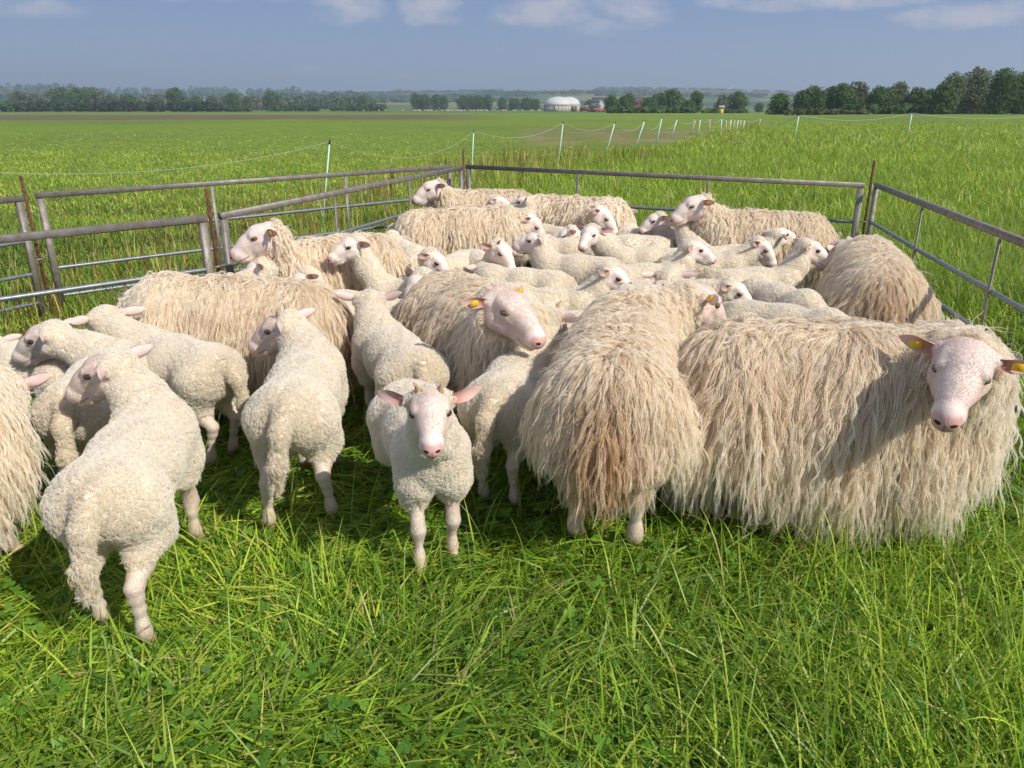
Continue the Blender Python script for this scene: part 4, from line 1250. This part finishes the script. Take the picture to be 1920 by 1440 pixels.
N_SHEEP = [0]
def sheep(kind, label, at, yaw, head=None, look=0.0, nod=-10.0, roll=0.0, scale=None, near=1, ears=(15, 15), ear_up=(0, 0), legs=None, tail=0.0,
          horns=False, tags=(0, 0), stain=None, group=None, hz=None, curl=1.0, wool=(.19, .33)):
    """at: world (x, y) under the middle of the body; yaw: heading in degrees from +X; head: pixel of the skull in the photograph, met at the
    distance where a neck would carry it; look: world heading of the face; near 2, 1, 0: how finely skin and wool are made"""
    N_SHEEP[0] += 1
    seed = N_SHEEP[0] * 101
    if scale is None: scale = 1.0 if kind == 'ewe' or near == 2 else .94
    rng = np.random.default_rng(seed)
    K = KIND[kind]
    root_m = Matrix.Translation((at[0], at[1], .030)) @ Matrix.Rotation(R(yaw), 4, 'Z') @ Matrix.Scale(scale, 4)
    inv = root_m.inverted()
    nat = np.array([K['nat'][0], 0, K['nat'][1]])
    if hz: nat[2] = hz / scale
    if head is not None:
        C = inv @ Vector((0, 0, CAM_H)); d = (inv.to_3x3() @ ray(*head)).normalized()
        base = Vector(nat)
        t = (base - C).dot(d); p = C + d * t
        n0 = Vector((K['neck0'][0], 0, K['neck0'][1]))
        mx = .36 if kind == 'lamb' else .46
        # slide along the ray until the neck can reach
        seg = lambda q: math.hypot(max(abs(q.x) - K['torso'][2][0], 0), q.y, q.z - K['torso'][1][1])
        clear = .0 if kind == 'lamb' else .36
        best = min((C + d * (t + k * .02) for k in range(-35, 36)), key=lambda q: (q - base).length + 6 * max(0, (q - n0).length - mx) + 6 * max(0, clear - seg(q)) + 6 * max(0, .17 - (q - n0).length))
        o = np.array(best)
        if (best - n0).length > mx + .08: print('NECK', label, round((best - n0).length, 2))
    else:
        o = nat
    hs = K['hs']
    M = head_matrix(R(look - yaw), R(nod), R(roll))
    if legs is None:
        legs = [(rng.uniform(-.05, .05), 0, 0) for _ in range(4)]
    legs = [tuple(l) + (0,) * (3 - len(l)) for l in legs]
    Fd = make_field(kind, o, M, hs, legs, tail, seed)
    build_head(Fd, o, M, hs)
    legz = .245 if kind == 'lamb' else .30
    vox = {2: .0125, 1: .0160, 0: .020}[near] * (1.0 if kind == 'lamb' else 1.45)
    me = body_mesh(Fd, vox, {2: 2, 1: 1, 0: 1}[near], o, M, hs, (.76, .68, .545) if kind == 'lamb' else (.64, .50, .35), kind, legz)
    root = link(kind, me)
    root.matrix_world = root_m
    tag(root, label, 'sheep' if kind == 'ewe' else 'lamb', group or ('long woolled ewes in the pen' if kind == 'ewe' else 'white lambs in the pen'))
    Mv = Matrix(M.tolist()); ov = Vector(o)
    for i, sy in enumerate((1, -1)):
        back, up = ears[i], ear_up[i]
        d = Matrix.Rotation(R(sy * back), 3, 'Z') @ Vector((0, sy, 0))
        d = Vector((d.x, d.y, math.sin(R(up)))).normalized()
        ins = Vector((.85, sy * .15, .02))
        ins = (ins - d * ins.dot(d)).normalized()
        em = basis(d, ins)
        e = link('ear', EAR_MESH, root)
        e.matrix_local = Matrix.LocRotScale(ov + Mv @ (Vector((-.028, sy * .055, .014)) * hs), (Mv @ em).to_quaternion(), Vector((hs, hs, hs)) * (.96 if kind == 'lamb' else .84))
        if tags[i]:
            link('ear_tag', TAG_MESH, e).scale = (1, 1, 1)
        # eye: walk outward through the skull to its surface
        P = np.array([o + hs * (M @ np.array([.049, sy * (.02 + .0015 * k), .0025])) for k in range(40)])
        D = Fd.eval(P, ('head',)); k = int(np.argmax(D > 0)) if (D > 0).any() else 20
        y = .02 + .0015 * k
        out = Mv @ Vector((.32, sy * .94, .08)).normalized()
        g = link('eye', EYE_MESH[kind], root)
        rr = (.0142 if kind == 'lamb' else .0120) * hs
        pe = ov + Mv @ (Vector((.049, sy * (y - (.0052 if kind == 'lamb' else .0058)), .0025)) * hs)
        g.matrix_local = Matrix.LocRotScale(pe, basis(out, Mv @ Vector((0, 0, 1))).to_quaternion(), Vector((rr, rr * 1.22, rr * .80)))
        if horns:
            hn = link('horn', HORN_MESH, root)
            hn.matrix_local = Matrix.LocRotScale(ov + Mv @ (Vector((-.010, sy * .033, .050)) * hs), (Mv @ Matrix(((1, 0, 0), (0, sy, 0), (0, 0, 1))) if sy > 0 else Mv @ Matrix.Rotation(math.pi, 3, 'Z')).to_quaternion(), (hs,) * 3)
    if near: face_hair(Fd, me, o, M, hs, legz, 48000 if near == 2 else 8000, rng, root, kind)
    if kind == 'lamb':
        nc, k, m, rd, ln, sp = {2: (30000, 5, 6, .00062, .0185, .0058), 1: (19000, 4, 5, .00085, .018, .0072), 0: (5500, 4, 5, .0018, .022, .009)}[near]
        curly_fleece(Fd, me, o, M, hs, legz, nc, k, m, rd, rng, root, ln, sp)
    else:
        nl, k, m, rd = {2: (12500, 8, 20, .00074), 1: (6500, 7, 15, .0012), 0: (2600, 8, 12, .0019)}[near]
        lock_fleece(Fd, me, o, M, hs, legz, nl, k, m, rd, rng, root, length=wool, stain=stain, curl=curl)
    return root

# ------------------------------------------------------------------ hurdles of the pen
def mat_galv():
    M = Mat('weathered_galvanised_steel')
    ob = M.pos(); n = M.noise(ob, 14, 5, .65); n2 = M.noise(ob, 70, 4)
    c = M.mix(M.ss(n, .35, .7), (.25, .235, .21), (.17, .135, .10))
    c = M.mix(M.math('MULTIPLY', M.ss(n2, .5, .75), .5), c, (.30, .30, .29))
    c = M.mix(M.ss(n, .66, .76), c, (.20, .10, .05))
    return M.bsdf(c, M.math('ADD', .38, M.math('MULTIPLY', n, .35)), .5, .35, normal=M.bump(n2, .3, .002))
def mat_tube():
    M = Mat('galvanised_tube')
    ob = M.pos(); n = M.noise(ob, 22, 5, .65); n2 = M.noise(ob, 90, 3)
    c = M.mix(M.ss(n, .3, .65), (.17, .20, .235), (.25, .265, .275))
    c = M.mix(M.ss(n2, .56, .72), c, (.17, .145, .12))
    return M.bsdf(c, .40, .5, .45, normal=M.bump(n2, .25, .002))
def mat_rust():
    M = Mat('rusty_steel')
    n = M.noise(M.pos(), 40, 5, .7)
    return M.bsdf(M.mix(M.ss(n, .35, .65), (.075, .036, .024), (.17, .085, .048)), .85, .2, .1, normal=M.bump(n, .5, .003))
GALV, TUBE, RUST = mat_galv(), mat_tube(), mat_rust()
RAILS = (.62, .375, .155)
def hurdle(a, b, label, H=.95, group='galvanised hurdles of the pen', tilt=0.0):
    """a steel sheep hurdle from a to b (ground points)"""
    a, b = Vector((*a, 0)), Vector((*b, 0)); t = (b - a).normalized(); L = (b - a).length; nrm = Vector((-t.y, t.x, 0))
    e = empty('hurdle', a, math.atan2(t.y, t.x)); tag(e, label, 'hurdle', group)
    x, z = Vector((1, 0, 0)), Vector((0, 0, 1))
    w = MB(); w.bar((.0, 0, H - .02), (L, 0, H - .02), .034, .042); w.build('top_rail', GALV, e)
    for X in (.026, L - .026):
        w = MB(); w.bar((X, 0, .03), (X, 0, H - .043), .034, .050, (1, 0, 0)); w.build('end_post', GALV, e)
    for r in RAILS:
        w = MB(); w.tube([(.05, 0, r), (L * .33, 0, r - .004), (L * .66, 0, r + .002), (L - .05, 0, r)], .0145, 10, False); w.build('rail', TUBE, e, smooth=True)
    for f in (.335, .667):
        w = MB(); w.bar((L * f, -.017, .05), (L * f, -.017, H - .043), .028, .008, (0, 1, 0)); w.build('brace', GALV, e)
    for X, s in ((0, -1), (L, 1)):
        for zz in (H * .66, H * .50):
            w = MB()
            w.tube([(X, 0, zz), (X + s * .035, .012, zz), (X + s * .060, 0, zz), (X + s * .035, -.012, zz), (X, 0, zz)], .0055, 6); w.build('lug', GALV, e)
    return e
def pin(p, label, top=1.05, lean=(0, 0)):
    e = MB(); e.tube([(0, 0, -.15), (lean[0] * .5, lean[1] * .5, top * .5), (lean[0], lean[1], top)], .0115, 8)
    o = e.build('rusty_pin', RUST, None, (*p, 0)); tag(o, label, 'steel pin', 'rusty pins locking the hurdles')
def gp(px, py, z=.95): return at_z(px, py, z).xy
def build_pen():
    C1 = gp(874, 309); C2 = gp(1622, 343); C3 = gp(1643, 342); 
    hurdle(C1, C2, 'long steel hurdle across the back of the pen')
    d = (gp(1920, 447) - C3).normalized()
    hurdle(C3, C3 + d * 4.0, 'steel hurdle down the right side of the pen')
    L1 = gp(412, 399)
    hurdle(L1, gp(866, 311), 'inner steel hurdle on the left of the pen, behind the left facing ewe')
    L2 = gp(386, 403); d2 = (gp(0, 441) - L2).normalized()
    hurdle(L2 + d2 * 4.0, L2, 'nearest hurdle at the left, its end post beside a rusty pin')
    O1 = gp(66, 362); hurdle(O1, gp(846, 309), 'outer steel hurdle along the grass behind the inner left one')
    O2 = gp(40, 367); d3 = (gp(0, 371) - O2).normalized()
    hurdle(O2 + d3 * 3.0, O2, 'outer hurdle ending beside the tilted rusty pin at the far left')
    pin((O1 + O2) / 2 + Vector((-.01, .0)), 'tall rusty pin between the two outer hurdles', 1.08, (-.03, .02))
    pin((L1 + L2) / 2, 'rusty pin between inner hurdle and nearest left hurdle', 1.10, (-.02, .0))
    pin(gp(869, 306), 'rusty pin at the back left corner of the pen', 1.10)
    pin(gp(1634, 339), 'rusty pin at the back right corner of the pen', 1.12)
build_pen()

# ------------------------------------------------------------------ electric netting
def build_netting():
    PLA = simple('pale_green_plastic', (.52, .74, .58), .45, .4, .1, 20)
    PINK = simple('faded_pink_plastic', (.62, .42, .34), .5, .3, .2, 20)
    CORD = simple('white_cord', (.40, .46, .38), .7, .2, .2, 60)
    STR = simple('orange_twine', (.30, .14, .07), .8, .1, .3, 60)
    BLK = simple('black_cap', (.03, .03, .03), .5, .4, .1, 20)
    posts = [((-300, 535), (-290, 300)), ((601, 436), (618, 266)), ((883, 342), (888, 246)), ((1045, 312), (1056, 230)), ((1133, 293), (1153, 230)), ((1188, 281), (1209, 226)), ((1230, 269), (1241, 221)),
             ((1258, 256), (1270, 223)), ((1293, 252), (1305, 223)), ((1309, 253), (1313, 223)), ((1330, 250), (1331, 222)), ((1352, 247), (1353, 222)), ((1361, 246), (1362, 224)), ((1368, 243), (1371, 223)),
             ((1373, 243), (1378, 223)), ((1380, 241), (1385, 224)), ((1385, 240), (1390, 224)), ((1393, 239), (1396, 225))]
    tops = []
    NTH = ('first', 'second', 'third', 'fourth', 'fifth', 'sixth', 'seventh', 'eighth', 'ninth', 'tenth')
    names = ['off the left edge', 'rising behind the left hurdles', 'next to the back left corner pin', 'third along, behind the back hurdle', 'first leaning one beyond the back hurdle', 'second leaning one beyond the back hurdle', 'third leaning one, before the brown strip', 'fourth leaning one on the brown strip',
             'left one of a crossed pair on the brown strip', 'right one of a crossed pair on the brown strip', 'upright one after the crossed pair', 'second upright one after the crossed pair']
    for i, (bt, tp) in enumerate(posts):
        g = at_z(*bt, 0); Y = g.y; g.z = float(gz(g.x, Y))
        t = at_y(*tp, Y)
        lab = 'pale green netting post, ' + names[i] if i < len(names) else NTH[i - 12] + ' short netting post after the upright pair, in the tight far row'
        e = empty('netting_post', g); tag(e, lab, 'fence post', 'posts of the electric netting')
        d = t - g
        r = max(.0095, .0007 * Y)
        b = MB(); b.tube([(0, 0, -.1), tuple(d)], r, 8); b.build('stake', PLA if i < 8 or i % 2 else PINK, e)
        b = MB(); b.tube([tuple(d * .975), tuple(d * 1.02)], r * 1.35, 8); b.build('cap', BLK, e)
        tops.append((g, t))
    # red bundle of rolled-up netting where the line ends
    def span(a, b, lab, n=26, sag=.10, strands=True, cr=.0036):
        (g0, t0), (g1, t1) = a, b
        L = (t1 - t0).length; sg = min(.42, sag * L)
        def P(f, q):
            p = t0.lerp(t1, f); p.z -= sg * 4 * f * (1 - f); g = g0.lerp(g1, f); g.z = float(gz(g.x, g.y)) + .05
            return g.lerp(p, q)
        e = empty('electric_netting', t0.lerp(t1, .5) * 1); e.location.z = 0; tag(e, lab, 'netting', 'spans of the electric netting')
        o = e.location
        rad = max(cr, .00023 * t0.y)
        b = MB(); b.tube([P(i / n, 1) - o for i in range(n + 1)], rad, 6, False); b.build('cord', CORD, e)
        if strands:
            k = int(L / .17) + 2
            if k > 60: k = 60
            b = MB()
            for q in (.28, .50, .74):
                b.tube([P(i / n, q) + Vector((0, 0, .02 * math.sin(i * 2.1 + q * 9))) - o for i in range(n + 1)], rad * .36, 4, False)
            for i in range(1, k):
                f = i / k; jit = .012 * math.sin(i * 5.3)
                b.tube([P(f + jit * .2, 1) - o, P(f + jit, .74) - o, P(f - jit, .5) - o, P(f + jit, .28) - o, P(f, .03) - o], rad * .36, 4, False)
            o2 = b.build('mesh_strands', STR, e); o2['kind'] = 'stuff'
    labs = ['netting sagging across the left edge behind the hurdles', 'netting between the left post and the corner post', 'netting from the corner post to the third post', 'netting over the grass behind the back hurdle',
            'netting between the first two leaning posts', 'netting between the second and third leaning posts', 'netting in front of the brown strip', 'netting reaching the crossed pair of posts']
    for i in range(len(tops) - 1):
        span(tops[i], tops[i + 1], labs[i] if i < len(labs) else NTH[i - 8] + ' narrow span of netting beyond the leaning posts', n=40 if i < 3 else 16, sag=.05 if i < 4 else .08, cr=.0027, strands=i < 5)
    far = []
    for bt, tp, lab in (((1422, 236), (1426, 221), 'pink netting post at the end of the far row'), ((1489, 263), (1498, 216), 'pale post standing alone before the bramble thicket'), ((1701, 256), (1710, 212), 'pale leaning post before the tall willows'), ((2010, 250), (2015, 206), 'pale netting post beyond the right edge')):
        g = at_z(*bt, 0); g.z = float(gz(g.x, g.y)); t = at_y(*tp, g.y)
        e = empty('netting_post', g); tag(e, lab, 'fence post', 'posts of the electric netting')
        d = t - g; r = .0007 * g.y
        b = MB(); b.tube([(0, 0, -.1), tuple(d)], r, 8); b.build('stake', PLA if bt[0] > 1450 else PINK, e)
        b = MB(); b.tube([tuple(d * .975), tuple(d * 1.02)], r * 1.35, 8); b.build('cap', BLK, e)
        far.append((g, t))
    span(tops[-1], far[0], 'last drooping span of the far netting row', sag=.05)
    span(far[0], far[1], 'low span of netting before the bramble thicket', sag=.03, strands=False)
    span(far[1], far[2], 'long span of netting below the grove', sag=.035, strands=False)
    span(far[2], far[3], 'long span of netting below the tall willows', sag=.03, strands=False)
build_netting()

# ------------------------------------------------------------------ the flock
def brown_rump(x0, amt=1.0, w=.16):
    """urine and dung stains in the wool under the tail"""
    def f(P):
        P = P * 1.0
        return amt * np.clip((x0 - P[:, 0]) / .10, 0, 1) * np.exp(-(P[:, 1] / w) ** 2) * np.clip((.74 - P[:, 2]) / .2, 0, 1)
    return f
def build_flock():
    E = lambda *a, **k: sheep('ewe', *a, **k)
    Lb = lambda *a, **k: sheep('lamb', *a, **k)
    # ewes
    E('shaggy ewe standing broadside at the right, head turned to the camera', (1.24, 2.73), -10, head=(1806, 684), look=237, nod=-13, roll=-6, near=2, tags=(1, 1), ears=(12, 12), ear_up=(-6, -6), wool=(.27, .44), scale=1.08)
    E('shaggy ewe seen from behind with brown stained wool under the tail', (.43, 2.90), 78, head=(1304, 562), look=32, nod=-22, near=2, tags=(1, 1), stain=brown_rump(-.41, .8, .085), tail=.03, wool=(.14, .245), scale=1.06)
    E('shaggy ewe in the middle of the flock looking towards the right', (-.16, 3.68), 300, head=(946, 572), look=317, nod=-13, near=2, tags=(1, 1), curl=1.3)
    E('beige shaggy ewe standing broadside at the left, brown rump to the right', (-1.42, 3.80), 176, hz=.52, look=185, nod=-40, near=2, stain=brown_rump(-.46, .7))
    E('shaggy ewe cut off by the left picture edge', (-1.97, 2.10), 84, hz=.55, look=110, nod=-40, near=2)
    E('ewe with bare white face looking left beside the left hurdle', (-1.24, 5.04), 222, head=(497, 440), look=196, nod=-14, near=1, tags=(1, 1))
    E('shaggy ewe standing broadside in the back row, head hidden', (-.42, 6.55), 8, hz=.60, look=0, nod=-40, near=1)
    E('ewe at the back left corner with raised head looking left', (-.30, 7.9), 190, head=(812, 352), look=200, nod=-14, near=1, tags=(0, 1))
    E('ewe with back hump in the middle of the back row, head turned away', (.62, 7.35), 325, head=(1126, 402), look=350, nod=-35, near=0)
    E('curly necked ewe at the back right facing left with a yellow ear tag', (2.02, 6.3), 172, head=(1306, 383), look=188, nod=-14, near=1, tags=(1, 1), curl=1.5)
    E('shaggy ewe seen from behind beside the right hurdle', (2.20, 4.60), 73, head=(1578, 470), look=110, nod=-20, near=2, stain=brown_rump(-.42, .7, .10), tail=-.05)
    # lambs in front
    Lb('lamb nearest the camera at the left, rump to us, head turned left', (-1.23, 2.28), 97, head=(208, 692), look=176, nod=-14, near=2, legs=[(.02, .0), (.02, 0), (.05, .02), (-.06, .0)], scale=1.05, tail=.03)
    Lb('lamb between the left edge ewe and the nearest lamb', (-1.72, 3.02), 98, head=(92, 630), look=182, nod=-14, near=2)
    Lb('lamb with a hanging tail broadside before the beige ewe, head turned away', (-1.55, 3.34), 150, head=(196, 598), look=138, nod=-12, near=2, tail=-.02)
    Lb('lamb at the left edge half hidden behind another lamb', (-2.26, 3.35), 175, head=(-18, 655), look=180, near=1)
    Lb('lamb with horn buds seen from behind, looking left, tail swung aside', (-.85, 2.93), 95, head=(534, 612), look=170, nod=-15, near=2, horns=True, tail=.045, legs=[(0, 0), (0, 0), (-.02, .04), (.05, -.04)], scale=1.06)
    Lb('lamb facing away with both ears spread, left of the central ewe', (-.56, 3.45), 118, head=(694, 566), look=92, nod=-8, near=2, ear_up=(20, 20))
    Lb('small horned lamb facing the camera at the front', (-.33, 2.56), 288, head=(806, 764), look=277, nod=-3, near=2, horns=True, legs=[(-.03, .0), (.03, .0), (0, 0), (-.02, .03)], scale=.97, ear_up=(8, 8))
    Lb('lamb seen from behind between the horned lamb and the stained ewe', (.02, 3.06), 74, head=(1030, 597), look=62, nod=-16, near=2, horns=True, tail=.03)
    # lambs in the middle
    Lb('lamb with a pink ear looking left behind the beige ewe', (-1.0, 4.36), 172, head=(572, 522), look=205, nod=-30, near=1)
    Lb('lamb whose head just shows between the beige ewe and the bare faced ewe', (-1.52, 4.42), 172, head=(488, 502), look=186, nod=-26, near=1)
    Lb('lamb back right below the pink eared lamb, head hidden', (-.72, 4.12), 12, hz=.42, look=10, nod=-40, near=1)
    Lb('lamb with narrow face looking left beside the tagged ewe', (-.64, 4.70), 165, head=(664, 460), look=205, nod=-8, near=1)
    Lb('lamb facing away with two pink ears spread, near the left hurdle', (-.72, 5.62), 96, head=(735, 447), look=95, nod=12, near=1, ear_up=(-5, -5))
    Lb('woolly headed lamb looking down to the right, behind the central ewe', (-.42, 5.45), 255, head=(812, 484), look=345, nod=-34, near=1)
    Lb('lamb peeping left over the back of the central ewe', (-.20, 4.58), 182, head=(788, 524), look=218, nod=-36, near=1)
    Lb('horned lamb looking down to the right above the central ewe', (-.20, 5.50), 292, head=(938, 467), look=318, nod=-32, near=1, horns=True)
    Lb('lamb with one ear showing just above the central ewe', (.05, 5.0), 165, head=(908, 502), look=120, nod=-10, near=1)
    Lb('lamb looking left in the shade of its neighbour, centre of the pen', (.46, 6.2), 176, head=(994, 452), look=192, nod=-14, near=1)
    Lb('plump lamb turning its head away in the centre of the pen', (.44, 5.42), 160, head=(1008, 452), look=165, nod=2, near=1, scale=.96)
    Lb('lamb with pink nose facing half left in the centre of the pen', (1.0, 5.76), 178, head=(1108, 436), look=236, nod=-16, near=1)
    Lb('lamb raising its head beside the humped ewe, facing away', (.28, 6.92), 138, head=(986, 380), look=158, nod=2, near=1, ear_up=(25, 25))
    Lb('lamb facing away with ears spread before the back hurdle', (1.04, 7.0), 90, head=(1165, 397), look=78, nod=2, near=0)
    Lb('lamb with dark muzzle facing left in the back row', (1.52, 6.62), 180, head=(1232, 411), look=188, nod=-18, near=1)
    Lb('lamb seen from behind right of the dark muzzled lamb', (1.46, 6.0), 92, head=(1282, 424), look=70, nod=-4, near=1)
    Lb('lamb looking right with a dark red ear, right of centre', (.92, 5.16), 14, head=(1298, 466), look=0, nod=-10, near=1)
    Lb('low lamb back behind the pink nosed lamb', (.95, 6.34), 176, head=(1066, 438), look=180, nod=-30, near=0)
    Lb('lamb with full face in profile to the right, centre of the flock', (.24, 4.42), 2, head=(1146, 514), look=-12, nod=-24, near=1)
    Lb('lamb facing away behind the head of the stained ewe', (.88, 4.02), 90, head=(1250, 520), look=88, nod=-14, near=1)
    Lb('lamb shaded by the stained ewe, looking right', (.34, 3.88), 8, head=(1184, 557), look=-6, nod=-20, near=1)
    Lb('lamb back showing right of the central ewe face', (-.02, 4.02), 14, hz=.40, look=10, nod=-40, near=1)
    Lb('lamb looking down right below the curly necked ewe', (1.44, 5.60), 2, head=(1426, 461), look=-22, nod=-34, near=1)
    Lb('lamb lifting its face to the right behind another lamb', (1.72, 5.88), 18, head=(1458, 442), look=28, nod=10, near=1)
    Lb('lamb with pale face looking right beside the right rear ewe', (1.64, 5.02), 10, head=(1516, 465), look=-5, nod=-16, near=1)
    Lb('lamb with red ear looking down right, before the right lambs', (.98, 4.62), -8, head=(1374, 542), look=-22, nod=-26, near=1)
    Lb('lamb back beside the right rear ewe, head hidden', (1.62, 4.50), 292, hz=.40, look=290, nod=-40, near=1)
    Lb('long lamb standing behind the broadside ewe, only its ear showing', (1.46, 3.92), -37, head=(1650, 650), look=-30, nod=-40, near=2, scale=.98)
    Lb('lamb face peeping right between the back left ewes', (-.48, 7.22), 5, head=(934, 379), look=-5, nod=-14, near=0)
build_flock()
